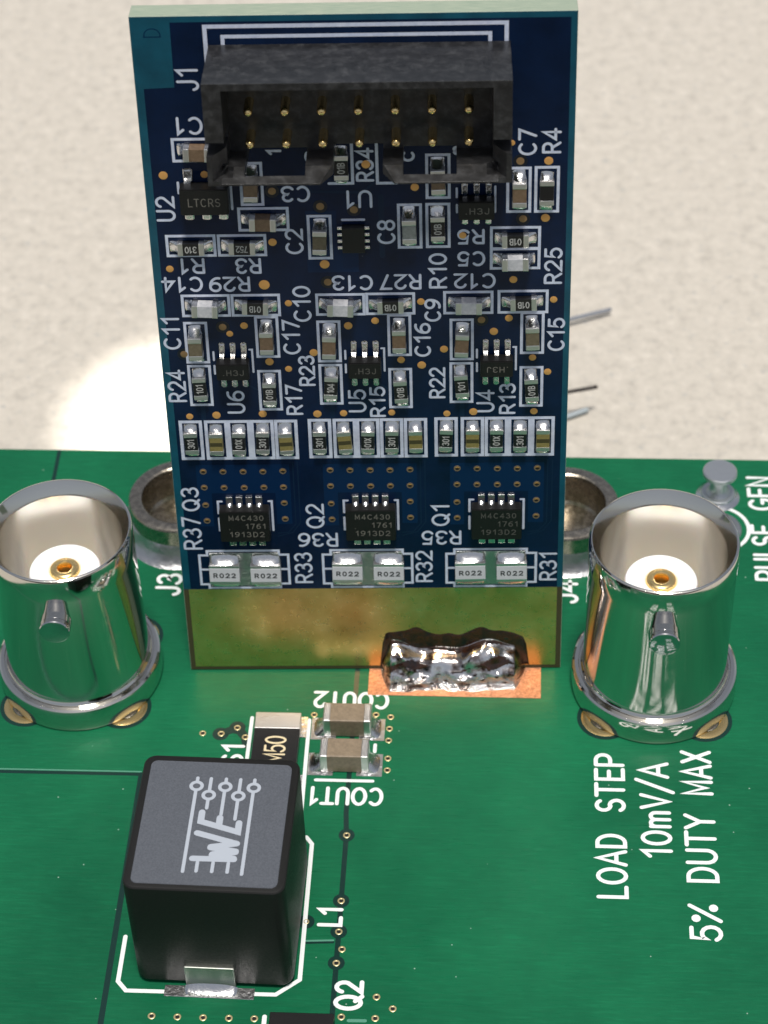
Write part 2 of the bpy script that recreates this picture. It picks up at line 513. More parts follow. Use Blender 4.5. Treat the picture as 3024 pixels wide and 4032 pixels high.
SIX = [arc(.31, .30, .29, .30, 0, 360, 16), arc(.47, .36, .45, .62, 178, 78, 8)]
FONT = {
    '0': (.62, [arc(.31, .5, .29, .5, 0, 360, 20)]), '1': (.46, [[(.08, .76), (.34, 1.0), (.34, 0)]]),
    '2': (.62, [arc(.31, .70, .28, .30, 165, -30, 9) + [(.03, 0), (.62, 0)]]),
    '3': (.62, [arc(.29, .755, .255, .245, 155, -88, 9) + arc(.29, .265, .30, .265, 86, -155, 10)]),
    '4': (.66, [[(.46, 0), (.46, 1.0), (.02, .28), (.64, .28)]]),
    '5': (.62, [[(.56, 1.0), (.13, 1.0), (.07, .50)] + arc(.30, .325, .30, .325, 128, -150, 11)]),
    '6': (.62, SIX), '7': (.60, [[(.02, 1.0), (.58, 1.0), (.22, 0)]]),
    '8': (.62, [arc(.31, .755, .25, .245, 0, 360, 14), arc(.31, .265, .29, .265, 0, 360, 14)]), '9': (.62, flip(SIX, .62)),
    'A': (.68, [[(0, 0), (.34, 1.0), (.68, 0)], [(.13, .33), (.55, .33)]]),
    'B': (.64, [[(.05, 0), (.05, 1.0)], [(.05, 1.0)] + arc(.32, .755, .24, .245, 90, -90, 8) + [(.05, .51)], [(.30, .51)] + arc(.32, .255, .29, .255, 88, -90, 8) + [(.05, 0)]]),
    'C': (.70, [arc(.37, .5, .35, .5, 48, 312, 16)]),
    'D': (.66, [[(.05, 0), (.05, 1.0)] + arc(.27, .5, .36, .5, 90, -90, 12) + [(.05, 0)]]),
    'E': (.56, [[(.56, 1.0), (.05, 1.0), (.05, 0), (.58, 0)], [(.05, .52), (.48, .52)]]),
    'F': (.54, [[(.56, 1.0), (.05, 1.0), (.05, 0)], [(.05, .52), (.46, .52)]]),
    'G': (.72, [arc(.37, .5, .35, .5, 48, 340, 17) + [(.70, .45), (.42, .45)]]),
    'H': (.64, [[(.05, 0), (.05, 1.0)], [(.60, 0), (.60, 1.0)], [(.05, .52), (.60, .52)]]),
    'J': (.52, [[(.46, 1.0), (.46, .28)] + arc(.24, .26, .22, .26, 0, -170, 9)]),
    'L': (.54, [[(.05, 1.0), (.05, 0), (.54, 0)]]),
    'M': (.76, [[(.05, 0), (.05, 1.0), (.38, .2), (.71, 1.0), (.71, 0)]]),
    'N': (.66, [[(.05, 0), (.05, 1.0), (.61, 0), (.61, 1.0)]]),
    'O': (.74, [arc(.37, .5, .35, .5, 0, 360, 20)]),
    'P': (.62, [[(.05, 0), (.05, 1.0)], [(.05, 1.0)] + arc(.32, .73, .28, .27, 90, -90, 9) + [(.05, .46)]]),
    'Q': (.76, [arc(.37, .5, .35, .5, 0, 360, 20), [(.46, .22), (.74, -.04)]]),
    'R': (.66, [[(.05, 0), (.05, 1.0)], [(.05, 1.0)] + arc(.34, .735, .26, .265, 90, -90, 9) + [(.05, .47)], [(.34, .47), (.64, 0)]]),
    'S': (.62, [arc(.31, .745, .26, .255, 30, 262, 10) + arc(.30, .262, .28, .262, 82, -150, 11)]),
    'T': (.62, [[(0, 1.0), (.62, 1.0)], [(.31, 1.0), (.31, 0)]]),
    'U': (.68, [[(.05, 1.0), (.05, .34)] + arc(.34, .33, .29, .33, 180, 360, 10) + [(.63, 1.0)]]),
    'V': (.64, [[(0, 1.0), (.32, 0), (.64, 1.0)]]),
    'X': (.62, [[(.02, 1.0), (.60, 0)], [(.02, 0), (.60, 1.0)]]),
    'Y': (.62, [[(0, 1.0), (.31, .48), (.62, 1.0)], [(.31, .48), (.31, 0)]]),
    'm': (.78, [[(.05, 0), (.05, .68)], [(.05, .5)] + arc(.225, .50, .17, .18, 165, 0, 6) + [(.395, 0)], [(.395, .5)] + arc(.565, .50, .17, .18, 165, 0, 6) + [(.735, 0)]]),
    '/': (.52, [[(-.06, -.18), (.58, 1.16)]]),
    '%': (.76, [[(.04, -.02), (.72, 1.02)], arc(.15, .82, .085, .085, 0, 360, 10), arc(.61, .20, .085, .085, 0, 360, 10)]),
    '.': (.20, [[(.05, .02), (.11, .02)]]), ' ': (.50, []),
}


def text_mesh(name, s, length, height, stroke, material, track=.20):
    """strokes of a word centred on its own origin, reading along +x; stretched to length x height"""
    x = 0.0
    st = []
    x1 = 0
    for ch in s:
        w, gl = FONT[ch]
        for g in gl:
            st.append([(px + x, py) for px, py in g])
        x1 = x + w
        x += w + track
    hh = height - stroke
    ll = length - stroke
    sx = ll / x1
    st = [[(px * sx - ll / 2, py * hh - hh / 2) for px, py in g] for g in st]
    return strokes_mesh(name, st, stroke, material)


_lift = [0]


def ink_z():
    _lift[0] = (_lift[0] + 1) % 14
    return 0.022 + _lift[0] * 0.0004


def write(s, parent, x, y, length, height, orient, stroke, material, z=None, name='lettering', label=None):
    o = link(name, text_mesh(name, s, length, height, stroke, material), parent, (x, y, ink_z() if z is None else z),
             {'V': PI / 2, 'F': PI, 'N': 0}[orient])
    if label: o['label'] = label
    return o


def rect_frame(name, x0, x1, y0, y1, w, material, parent, z):
    V = [(x0, y0, 0), (x1, y0, 0), (x1, y1, 0), (x0, y1, 0), (x0 + w, y0 + w, 0), (x1 - w, y0 + w, 0), (x1 - w, y1 - w, 0), (x0 + w, y1 - w, 0)]
    F = [(0, 1, 5, 4), (1, 2, 6, 5), (2, 3, 7, 6), (3, 0, 4, 7)]
    return link(name, mesh(name, V, F, material), parent, (0, 0, z))


def polyline(name, strokes, w, material, parent, z):
    for k, st in enumerate(strokes):            # every printed or etched line is an object of its own
        o = link(name, strokes_mesh(name, [st], w, material), parent, (0, 0, z + .0012 * k))
    return o


def sheet(name, pts, material, parent, z):
    return link(name, mesh(name, [(x, y, 0) for x, y in pts], [tuple(range(len(pts)))], material), parent, (0, 0, z))


def disc_mesh(name, r, material, n=20, r_in=0.0, dome=0.0):
    V, F = [], []
    if r_in:
        for i in range(n):
            a = 2 * PI * i / n
            V += [(r * math.cos(a), r * math.sin(a), 0), (.5 * (r + r_in) * math.cos(a), .5 * (r + r_in) * math.sin(a), dome), (r_in * math.cos(a), r_in * math.sin(a), 0)]
        for i in range(n):
            j = (i + 1) % n
            F += [(3 * i, 3 * j, 3 * j + 1, 3 * i + 1), (3 * i + 1, 3 * j + 1, 3 * j + 2, 3 * i + 2)]
    else:
        V = [(r * math.cos(2 * PI * i / n), r * math.sin(2 * PI * i / n), 0) for i in range(n)]
        V += [(.6 * r * math.cos(2 * PI * i / n), .6 * r * math.sin(2 * PI * i / n), dome) for i in range(n)]
        F = [(i, (i + 1) % n, n + (i + 1) % n, n + i) for i in range(n)] + [tuple(range(n, 2 * n))]
    return mesh(name, V, F, material, True)


def fillet_mesh(name, width, length, height, material, belly=0.0, nx=6, ny=6):
    """concave solder ramp: from height at x=0 to nothing at x=length, |y| <= width/2"""
    V, F = [], []
    for i in range(nx + 1):
        u = i / nx
        for j in range(ny + 1):
            v = j / ny * 2 - 1
            edge = 1 - abs(v) ** 3.2
            zz = height * ((1 - u) ** 1.7) * (0.25 + 0.75 * edge) * (1 if i < nx else 0)
            spread = 1.0 - 0.10 * u * u
            V.append((length * u * (0.90 + 0.10 * edge), v * width / 2 * spread, max(zz, 0.0)))
    for i in range(nx):
        for j in range(ny):
            a = i * (ny + 1) + j
            F.append((a, a + ny + 1, a + ny + 2, a + 1))
    # skirt
    b0 = len(V)
    ring = [j for j in range(ny + 1)]
    side1 = [i * (ny + 1) for i in range(nx + 1)]
    side2 = [i * (ny + 1) + ny for i in range(nx + 1)]
    for s in (side1, side2):
        base = len(V)
        for k in s: V.append((V[k][0], V[k][1], 0.0))
        for k in range(len(s) - 1):
            q = (s[k], s[k + 1], base + k + 1, base + k)
            F.append(q if s is side2 else tuple(reversed(q)))
    return mesh(name, V, F, material, True)


# ================================================================== SETTING: the table
TZ = -12.0
tb = link('table_surface', mesh('table_surface', [(-420, -112, 0), (460, -112, 0), (460, 620, 0), (-420, 620, 0)], [(0, 1, 2, 3)], 'table_stone'), None, (0, 0, TZ))
tag(tb, 'pale beige speckled stone table top beneath the boards', kind='structure')

# ================================================================== GREEN BOARD
GB = link('green_circuit_board', None)
tag(GB, 'large green circuit board lying flat with white lettering and metal connectors', 'circuit board')
link('board_panel', box_mesh('board_panel', -27, 56, -54, 22.2, -1.6, 0, 'green_mask', 0.04, 1), GB)

# gaps in the copper pour, seen dark through the mask
gz = 0.004
polyline('copper_gap', [[(11.48, 0.6), (11.47, -12.1), (11.6, -13.9), (11.6, -27.2), (11.9, -40)]], .33, 'green_gap', GB, gz)
polyline('copper_gap', [[(-2.27, -9.3), (-2.27, -45)]], .36, 'green_gap', GB, gz + .001)
polyline('copper_gap', [[(-26, -9.36), (-2.3, -9.30)]], .26, 'green_gap', GB, gz + .002)
polyline('copper_edge_highlight', [[(-26, -9.13), (-2.3, -9.08)]], .10, 'green_edge_highlight', GB, gz + .003)  # lit step of the copper, painted as a flat pale strip
polyline('copper_gap', [[(-12.58, 22.0), (-12.45, 14)]], .30, 'green_gap', GB, gz)
polyline('copper_gap', [[(9.6, -22.3), (11.3, -22.2)]], .16, 'green_gap', GB, gz + .002)
polyline('copper_edge_highlight', [[(9.5, -22.16), (11.3, -22.06)]], .13, 'green_edge_highlight', GB, gz + .003)
polyline('copper_edge_highlight', [[(12.6, -27.8), (13.6, -27.78)]], .22, 'green_edge_highlight', GB, gz + .003)
polyline('copper_gap', [[(2.62, -5.68), (3.7, -5.10), (4.32, -5.95), (4.5, -6.6)]], .62, 'green_gap', GB, gz)
for (x, y) in ((2.62, -5.68), (3.7, -5.1)):
    link('copper_gap', disc_mesh('copper_gap', .55, 'green_gap', 24), GB, (x, y, gz + .002))

gvia_ring = disc_mesh('via', .235, 'via_ring', 18, .125, .03)
gvia_hole = disc_mesh('hole', .13, 'hole', 14)
gvia_gap = disc_mesh('copper_gap', .52, 'green_gap', 24)


def green_via(x, y, gap=False, s=1.0):
    if gap:
        link('copper_gap', gvia_gap, GB, (x, y, gz + .004))
    v = link('via', gvia_ring, GB, (x, y, .012))
    v.scale = (s, s, 1)
    link('hole', gvia_hole, v, (0, 0, .004))


for x, y in ((2.66, -5.65), (3.7, -5.1), (4.31, -5.91)): green_via(x, y)
for x, y in ((1.41, -5.65), (8.79, -3.82), (12.96, -3.70), (13.96, -3.88), (13.93, -4.91), (13.92, -5.93), (13.95, -7.48), (13.96, -8.48), (11.88, -22.70), (14.19, -26.08), (15.21, -26.88), (14.19, -27.59), (12.15, -27.55),
             (0.74, -27.86), (2.30, -27.88), (3.85, -27.88), (5.41, -27.87), (6.94, -27.85)): green_via(x, y)
for x, y in ((11.62, -13.92), (11.60, -19.07), (11.60, -21.40), (11.60, -23.72)): green_via(x, y, True)
green_via(9.53, -20.72, True, .8)

# white lettering
gs = 'silk_green_board'
write('LOAD', GB, 28.55, -15.87, 5.20, 2.02, 'V', .265, gs)
write('STEP', GB, 28.55, -9.12, 5.00, 2.02, 'V', .265, gs)
write('10mV/A', GB, 31.44, -11.30, 7.95, 2.02, 'V', .265, gs)
write('5%', GB, 34.24, -20.02, 2.95, 2.06, 'V', .265, gs)
write('DUTY', GB, 34.24, -14.30, 5.55, 2.06, 'V', .265, gs)
write('MAX', GB, 34.24, -8.15, 3.85, 2.06, 'V', .265, gs)
write('COUT2', GB, 11.22, -2.47, 5.20, 1.55, 'F', .25, gs)
write('COUT1', GB, 11.37, -10.75, 4.95, 1.55, 'F', .25, gs)
write('RS1', GB, 3.62, -8.05, 3.2, 1.55, 'V', .25, gs)
write('L1', GB, 11.0, -20.31, 1.62, 1.60, 'V', .26, gs)
write('Q2', GB, 12.5, -26.04, 2.2, 1.80, 'V', .28, gs)
write('J3', GB, -2.52, 8.12, 2.30, 1.90, 'V', .27, gs)
write('J4', GB, 25.75, 8.12, 2.40, 1.90, 'V', .27, gs)
write('PULSE', GB, 40.18, 12.35, 5.8, 1.95, 'V', .265, gs)
write('GEN', GB, 40.18, 18.55, 3.7, 1.95, 'V', .265, gs)
polyline('silkscreen_outline', [[(-1.60, -22.2), (-1.62, -25.48), (-1.05, -26.13), (8.08, -26.13), (9.46, -25.02), (9.44, -14.70), (9.04, -14.16)]], .27, gs, GB, .024)
polyline('silkscreen_outline', [[(4.62, -4.2), (4.58, -12.2)]], .25, gs, GB, .024)
polyline('silkscreen_outline', [[(8.50, -4.3), (8.56, -12.2)]], .25, gs, GB, .024)
polyline('silkscreen_outline', [[(9.30, -9.45), (13.05, -9.45)]], .24, gs, GB, .024)
polyline('silkscreen_outline', [[(13.05, -6.35), (13.05, -6.95)]], .24, gs, GB, .024)
polyline('silkscreen_outline', [[(7.55, -27.7), (7.55, -30)]], .28, gs, GB, .024)
polyline('silkscreen_outline', [arc(36.85, 14.75, 2.25, 2.25, 0, 360, 48)], .28, gs, GB, .024)
pad_ring = link('solder_pad', lathe('solder_pad', [(1.75, 0), (1.65, .10), (1.1, .16), (.75, .05), (.7, 0)], 'solder_dull', 40), GB, (36.85, 14.75, .004))

# ---- BNC sockets
bnc_shell = lathe('shell', [(4.95, 2.02), (4.86, 2.12), (4.79, 2.32), (4.79, 11.60), (4.83, 11.72), (4.83, 13.50), (4.77, 13.64), (4.68, 13.69), (4.60, 13.67), (4.14, 12.95), (4.08, 12.8)], 'nickel_turned', 128, 30)
bnc_bore = lathe('bore', [(4.08, 12.8), (4.06, 4.6), (2.2, 4.5)], 'nickel_bore', 128, 30)
bnc_flange = lathe('flange', [(0.5, 0.02), (5.40, 0.02), (5.52, .12), (5.56, .3), (5.56, 1.72), (5.50, 1.88), (5.36, 1.98), (5.12, 2.00), (5.06, 1.93), (4.98, 1.93), (4.92, 2.02)], 'nickel', 128, 30)
bnc_ins = lathe('insulator', [(2.36, 4.45), (2.38, 9.85), (2.30, 9.98), (1.10, 10.0), (1.02, 9.9), (0.9, 9.7)], 'ptfe', 64, 40)
bnc_pin = lathe('contact', [(1.04, 9.55), (1.00, 10.02), (.90, 10.14), (.66, 10.20), (.50, 10.16), (.43, 10.02), (.42, 8.3), (0.0, 8.2)], 'gold_pin', 40, 40)
bnc_hole = disc_mesh('socket_shade_disc', .41, 'socket_shade', 20)  # dark plug whose colour stands for the shade inside the contact
stud_m = lathe('bayonet_stud', [(1.0, 4.4), (1.0, 5.28), (.965, 5.30), (.965, 5.34), (1.0, 5.36), (1.0, 5.64), (.95, 5.72), (.86, 5.75), (0, 5.76)], 'nickel_dark', 40, 30)
lug_gap = disc_mesh('pad_clearance', 1.88, 'green_gap', 36)
lug_pad = disc_mesh('plated_pad', 1.60, 'gold_pin', 36, 1.02, .06)
lug_leg = lathe('leg', [(.98, 0), (.9, .03), (0, .035)], 'dull_nickel', 24)


def bnc(x, y, stud_deg, label):
    root = link('bnc_socket', bnc_shell, GB, (x, y, 0))
    root['label'] = label
    link('bore', bnc_bore, root)
    link('flange', bnc_flange, root)
    link('insulator', bnc_ins, root)
    link('contact', bnc_pin, root)
    link('socket_shade_disc', bnc_hole, root, (0, 0, 9.35))
    for d in (stud_deg, stud_deg + 180):
        s = link('bayonet_stud', stud_m, root, (0, 0, 10.0))
        s.rotation_euler = (PI / 2, 0, R(d))
    for sx in (-1, 1):
        for sy in (-1, 1):
            px_, py_ = 3.30 * sx, 3.30 * sy
            link('pad_clearance', lug_gap, root, (px_, py_, .006))
            link('plated_pad', lug_pad, root, (px_, py_, .012))
            link('leg', lug_leg, root, (px_, py_, .008))
    return root


bnc(31.65, -0.28, 0, 'shiny nickel BNC socket beside the LOAD STEP lettering')
bnc(-7.50, -0.24, 2, 'shiny nickel BNC socket at the side of the J3 lettering')


# ---- banana jack cups soldered behind the upright board
def wobble(seed, amp):
    rnd = random.Random(seed)
    ph = [(rnd.uniform(0, 6.28), rnd.randint(2, 9), rnd.uniform(.3, 1)) for _ in range(5)]
    def fn(a, r, z):
        w = sum(k * math.sin(nf * a + p0) for p0, nf, k in ph) / 5
        return r + amp * w * (1 if r > 3.85 else 0), z * (1 + amp * .6 * w) if r > 3.85 else z
    return fn


cup_m = lathe('cup', [(3.80, 0.0), (3.80, 2.82), (3.72, 2.95), (3.55, 3.0), (2.98, 3.0), (2.86, 2.93), (2.78, 2.75), (2.70, .55), (2.5, .35), (0, .3)], 'dull_nickel', 96, 30)
for k, (x, y, lb) in enumerate(((-2.12, 14.32, 'dull metal banana jack cup ringed with solder above the J3 lettering'), (25.78, 14.18, 'dull metal banana jack cup ringed with solder above the J4 lettering'))):
    root = link('banana_jack', cup_m, GB, (x, y, 0))
    root['label'] = lb
    link('solder_ring', lathe('solder_ring', [(4.75, 0.005), (4.55, .14), (4.25, .42), (4.0, .90), (3.90, 1.35), (3.79, 1.5)], 'solder_dull', 72, 80, 0, wobble(k + 3, .16)), root)

# ---- turret terminal
tr = link('turret_terminal', lathe('turret_terminal', [(0, 2.62), (1.16, 2.62), (1.24, 2.54), (1.24, 2.26), (1.14, 2.16), (.72, 2.08), (.60, 1.85), (.60, .95), (.72, .72), (.84, .62), (.9, .52), (1.16, .52), (1.24, .44), (1.24, .12), (1.16, .03)], 'tin', 48, 30), GB, (37.02, 18.15, 0))
tr['label'] = 'dull tin turret terminal post near the PULSE GEN lettering'
link('solder_ring', lathe('solder_ring', [(1.62, 0.004), (1.5, .10), (1.3, .24), (1.2, .36)], 'solder', 40, 80), tr)

# ---- power inductor
IX, IY = 4.45, -20.6
ind = link('power_inductor', None, GB, (IX, IY, 0), R(-1.1))
ind['label'] = 'tall black moulded cube inductor with a grey logo on top'
bm = bmesh.new()
add_box(bm, -4.78, 4.78, -5.03, 5.03, .25, 9.6)
vert_e = [e for e in bm.edges if abs(e.verts[0].co.z - e.verts[1].co.z) > 1]
bmesh.ops.bevel(bm, geom=vert_e, offset=.75, segments=5, affect='EDGES', profile=.5)
top_e = [e for e in bm.edges if all(abs(v.co.z - 9.6) < 1e-4 for v in e.verts)]
bmesh.ops.bevel(bm, geom=top_e, offset=.20, segments=3, affect='EDGES', profile=.55)
bot_e = [e for e in bm.edges if all(abs(v.co.z - .25) < 1e-4 for v in e.verts)]
bmesh.ops.bevel(bm, geom=bot_e, offset=.25, segments=2, affect='EDGES', profile=.5)
me = bm_mesh('body', bm, 'ferrite_black', True)
me.set_sharp_from_angle(angle=R(25))
body = link('body', me, ind)
bm = bmesh.new()
def rounded(hx, y0, y1, r_):
    o_ = []
    for cx_, cy_, a0 in ((hx - r_, y1 - r_, 0), (-hx + r_, y1 - r_, 90), (-hx + r_, y0 + r_, 180), (hx - r_, y0 + r_, 270)):
        o_ += arc(cx_, cy_, r_, r_, a0, a0 + 90, 5)
    return o_
lo = [bm.verts.new((x, y, 9.56)) for x, y in rounded(4.34, -4.68, 4.58, .42)]
hi = [bm.verts.new((x, y, 9.632)) for x, y in rounded(4.28, -4.62, 4.52, .38)]
bm.faces.new(hi)
for k in range(len(lo)):
    bm.faces.new([lo[k], lo[(k + 1) % len(lo)], hi[(k + 1) % len(lo)], hi[k]])
link('top_panel', bm_mesh('top_panel', bm, 'ferrite_top_sheen'), ind)
lg = lambda pts: [(x - IX, y - IY) for x, y in pts]
thin, thick = [], []
for cx_, cy_, bot in ((3.13, -17.95, -24.33), (3.95, -18.62, -19.62), (4.87, -17.95, -20.05), (5.74, -18.62, -20.38), (6.60, -17.95, -24.38)):
    thin.append(lg(arc(cx_, cy_, .335, .30, 0, 360, 22)))
    thin.append(lg([(cx_, cy_ + .33), (cx_, cy_ + (.62 if cy_ > -18.2 else 1.28))]))
    thin.append(lg([(cx_, cy_ - .33), (cx_, bot)]))
for tx in (3.92, 4.84, 5.74):
    thin.append(lg([(tx, -23.62), (tx, -24.28)]))
link('logo_lines', strokes_mesh('logo_lines', thin, .21, 'logo_grey'), ind, (0, 0, 9.643))
thick = [lg([(3.72, -19.92), (3.72, -20.62), (6.02, -21.30), (6.02, -20.62)]), lg([(4.84, -20.28), (4.84, -20.95)]),
         lg([(3.62, -21.48), (6.06, -22.16)]), lg([(6.06, -22.16), (4.55, -22.46)]), lg([(4.55, -22.52), (6.06, -22.72)]), lg([(6.06, -22.80), (4.72, -22.98)]), lg([(4.7, -23.05), (6.0, -23.25)]), lg([(3.58, -23.36), (6.02, -23.32)])]
link('logo_letters', strokes_mesh('logo_letters', thick, .40, 'logo_grey'), ind, (0, 0, 9.641))
for sy in (-1, 1):
    tm = link('terminal', box_mesh('terminal', -1.52, 1.52, -.16, .16, .08, 2.06, 'tab_metal', .06), ind, (-.22, sy * 5.02, 0))
    pd = link('solder_pad', box_mesh('solder_pad', -2.75, 2.75, -.40, .40, .002, .05, 'solder_dull', .02, 1), ind, (-.30, sy * 5.50, 0))
    fl = link('solder_fillet', fillet_mesh('solder_fillet', 3.3, .62, .42, 'solder', 0, 6, 14), ind, (-.22, sy * 5.17, .05), R(90 * sy))


# ---- generic two-ended chips
def chip_meshes(name, L, W, H, endw, body_mat, bev=.04):
    body = box_mesh('body', -L / 2 + endw * .5, L / 2 - endw * .5, -W / 2, W / 2, .02, H, body_mat, bev)
    cap = box_mesh('end_cap', -endw, 0.0, -W / 2 - .012, W / 2 + .012, .015, H + .014, 'end_metal', bev)
    return body, cap


def place_chip(parent, nm, x, y, rz, meshes, L, fil=None, label=None, fil_dx=0.0, pad=None):
    b, c = meshes
    o = link(nm, b, parent, (x, y, .03), rz)
    if label: o['label'] = label
    link('end_cap', c, o, (L / 2, 0, 0))
    link('end_cap', c, o, (-L / 2, 0, 0), PI)
    if fil:
        for s_ in (1, -1):
            f_ = link('solder_fillet', fil, o, (s_ * (L / 2 - .02 + fil_dx), 0, -.02), (0 if s_ > 0 else PI) + R(random.uniform(-4, 4)))
            f_.scale = (random.uniform(.82, 1.12), random.uniform(.92, 1.04), random.uniform(.72, 1.12))
    return o


cout = chip_meshes('c1206', 3.2, 1.6, 1.6, .52, 'cap_tan', .09)
cfil = fillet_mesh('solder_fillet', 1.75, .85, .95, 'solder', 0, 7, 8)
cpad = box_mesh('solder_pad', -.85, .85, -.95, .95, 0, .03, 'solder_dull', .01, 1)
for (x, y, lb) in ((11.16, -4.92, 'tan ceramic capacitor under the COUT2 lettering'), (11.16, -7.98, 'tan ceramic capacitor above the COUT1 lettering')):
    o = place_chip(GB, 'chip_capacitor', x, y, 0, cout, 3.2, cfil, lb)
    for s in (-1, 1):
        link('solder_pad', cpad, o, (s * 1.62, -.12, -.027))
rs = chip_meshes('r2512', 6.35, 3.05, .68, 1.40, 'resistor_black', .05)
o = place_chip(GB, 'shunt_resistor', 6.47, -7.45, PI / 2, rs, 6.35, None, 'flat black resistor marked M50 with silver ends behind the inductor')
link('marking', text_mesh('marking', 'M50', 2.35, 1.45, .15, 'print_gold', .16), o, (-.05, 0, .688))
for s in (-1, 1):
    link('solder_pad', box_mesh('solder_pad', -.9, .9, -1.72, 1.72, 0, .035, 'solder', .012, 1), o, (s * 2.5, -.22, -.027))

# transistor at the bottom edge of the picture
q = link('transistor', box_mesh('transistor', -1.92, 1.92, -2.0, 2.0, .08, 1.05, 'ic_black', .05), GB, (9.88, -30.02, 0))
q['label'] = 'black transistor package cut by the lower picture edge under Q2 lettering'
for k in range(4):
    for s in (-1, 1):
        link('lead', box_mesh('lead', -.35, .35, -.2, .2, .0, .16, 'solder', .03), q, (s * 2.2, 1.45 - k * .95, .01))

# bare copper strip where the upright board is soldered down
link('copper_pad', box_mesh('copper_pad', 12.30, 24.05, -1.95, 1.2, .002, .035, 'copper_pad', .01, 1), GB)

# ================================================================== BLUE BOARD (local x = along board, y = up its face, z = out of its face)
BB = link('blue_circuit_board', None)
tag(BB, 'small blue circuit board standing upright, crowded with tiny soldered components', 'circuit board')
e_, up_, n_ = Vector((0.99941562, 0.03418206, 0)), Vector((-0.0048605, 0.14211128, 0.98983875)), Vector((0.03383472, -0.98926032, 0.14219437))
M4 = Matrix.Identity(4)
for i in range(3):
    M4[i][0], M4[i][1], M4[i][2] = e_[i], up_[i], n_[i]
M4[2][3] = 0.04
BB.matrix_world = M4
BW, BH = 25.4, 48.0
link('board_panel', box_mesh('board_panel', 0, BW, 0.0, BH, -1.6, 0, 'laminate', .03, 1), BB)
sheet('bare_edge', [(.03, .03), (BW - .03, .03), (BW - .03, 7.02), (.03, 7.02)], 'bare_border', BB, .004)
link('solder_mask', box_mesh('solder_mask', .02, BW - .02, 7.02, BH - .02, .002, .010, 'blue_mask_clear'), BB)
sheet('copper_pour', [(.50, 7.04), (25.02, 7.04), (25.02, 47.62), (2.30, 47.62), (2.28, 43.62), (.50, 43.55)], 'blue_mask_copper', BB, .012)
link('gold_contact', box_mesh('gold_contact', .36, 25.03, .30, 7.0, .002, .016, 'gold_plate'), BB)
CH = (0.0, 8.21, 16.40)
for c in CH:
    sheet('copper_plane', [(1.55 + c, 12.25), (2.45 + c, 12.25), (2.45 + c, 14.9), (6.6 + c, 14.9), (6.6 + c, 12.4), (7.6 + c, 12.4), (7.6 + c, 17.15), (1.55 + c, 17.15)], 'blue_mask_plane', BB, .0145)
sheet('copper_plane', [(9.45, 31.3), (12.55, 31.3), (12.55, 33.1), (11.3, 33.1), (11.3, 35.5), (9.45, 35.5)], 'blue_mask_plane', BB, .0145)
for c in CH:
    for k, dx in enumerate((7.85, 8.15)):
        polyline('copper_trace', [[(dx + c - .02, 17.35), (dx + c - .02, 12.4 + k * .1), (dx + c - .55, 11.7), (6.6 + c, 11.65 - k * .25)]] if dx + c < 25 else [[(24.35, 17.3), (24.35, 12.6), (23.6, 11.8)]], .07, 'blue_mask_trace', BB, .015 + .0005 * k)
polyline('copper_trace', [[(9.2, 37.6), (9.9, 36.8), (12.9, 36.7), (13.6, 37.3), (13.6, 38.6)]], .16, 'blue_mask_trace', BB, .015)
polyline('copper_trace', [[(14.0, 36.4), (14.0, 32.4)]], .35, 'blue_mask_trace', BB, .015)
for c in CH:
    polyline('copper_trace', [[(5.4 + c, 23.2), (6.6 + c, 22.4), (7.0 + c, 21.2)]], .14, 'blue_mask_trace', BB, .015)
    polyline('copper_trace', [[(2.35 + c, 21.6), (2.35 + c, 20.7)]], .3, 'blue_mask_trace', BB, .015)
polyline('etched_mark', [arc(1.25, 46.85, .46, .40, -10, 190, 12), [(.75, 46.75), (1.75, 46.75)]], .06, 'blue_mask_plane', BB, .013)

bs = 'silk_blue_board'
BST = .165
# component outlines: name -> (s0, s1, t0, t1)
V_W, V_H = 1.49, 3.03


def vbox(cx, t0, t1): return (cx - V_W / 2, cx + V_W / 2, t0, t1)


OUT = {
    'C1': (1.79, 4.86, 38.83, 40.41), 'C3': (5.65, 7.06, 35.89, 38.80), 'C4': (5.40, 8.48, 34.17, 35.80), 'R1': (.94, 3.98, 32.47, 34.00), 'R3': (4.06, 7.04, 32.47, 33.99),
    'C2': vbox(10.265, 32.20, 35.24), 'C8': vbox(15.68, 32.88, 35.93), 'R10': vbox(17.37, 32.90, 35.95), 'C6': vbox(17.40, 36.21, 39.20),
    'C7': vbox(22.17, 35.22, 38.27), 'R4': vbox(23.83, 35.21, 38.30), 'R5': (20.47, 23.53, 32.72, 34.32), 'C5': (20.47, 23.52, 31.36, 32.86),
    'C12': (17.63, 20.70, 28.25, 29.90), 'R25': (20.95, 24.06, 28.26, 29.93), 'C14': (1.56, 4.58, 28.24, 29.84), 'R29': (4.62, 7.66, 28.24, 29.84),
    'C13': (9.81, 12.86, 28.24, 29.82), 'R27': (12.87, 15.92, 28.26, 29.84),
    'C11': vbox(2.31, 24.87, 27.90), 'C17': vbox(6.72, 25.24, 28.27), 'R24': vbox(2.32, 21.70, 24.76), 'R17': vbox(6.69, 21.31, 24.34),
    'C10': vbox(10.54, 24.86, 27.90), 'R23': vbox(10.54, 21.71, 24.74), 'C16': vbox(14.91, 25.27, 28.31), 'R15': vbox(14.90, 21.40, 24.40),
    'C9': vbox(18.75, 24.92, 27.94), 'R22': vbox(18.72, 21.75, 24.78), 'C15': vbox(23.10, 25.33, 28.38), 'R13': vbox(23.09, 21.42, 24.44),
}
ROW = ((1.46, 3.08, 4.53, 6.02, 7.54), (9.69, 11.27, 12.75, 14.26, 15.79), (17.73, 19.40, 20.92, 22.40, 23.87))
VIS_SPLIT = {}
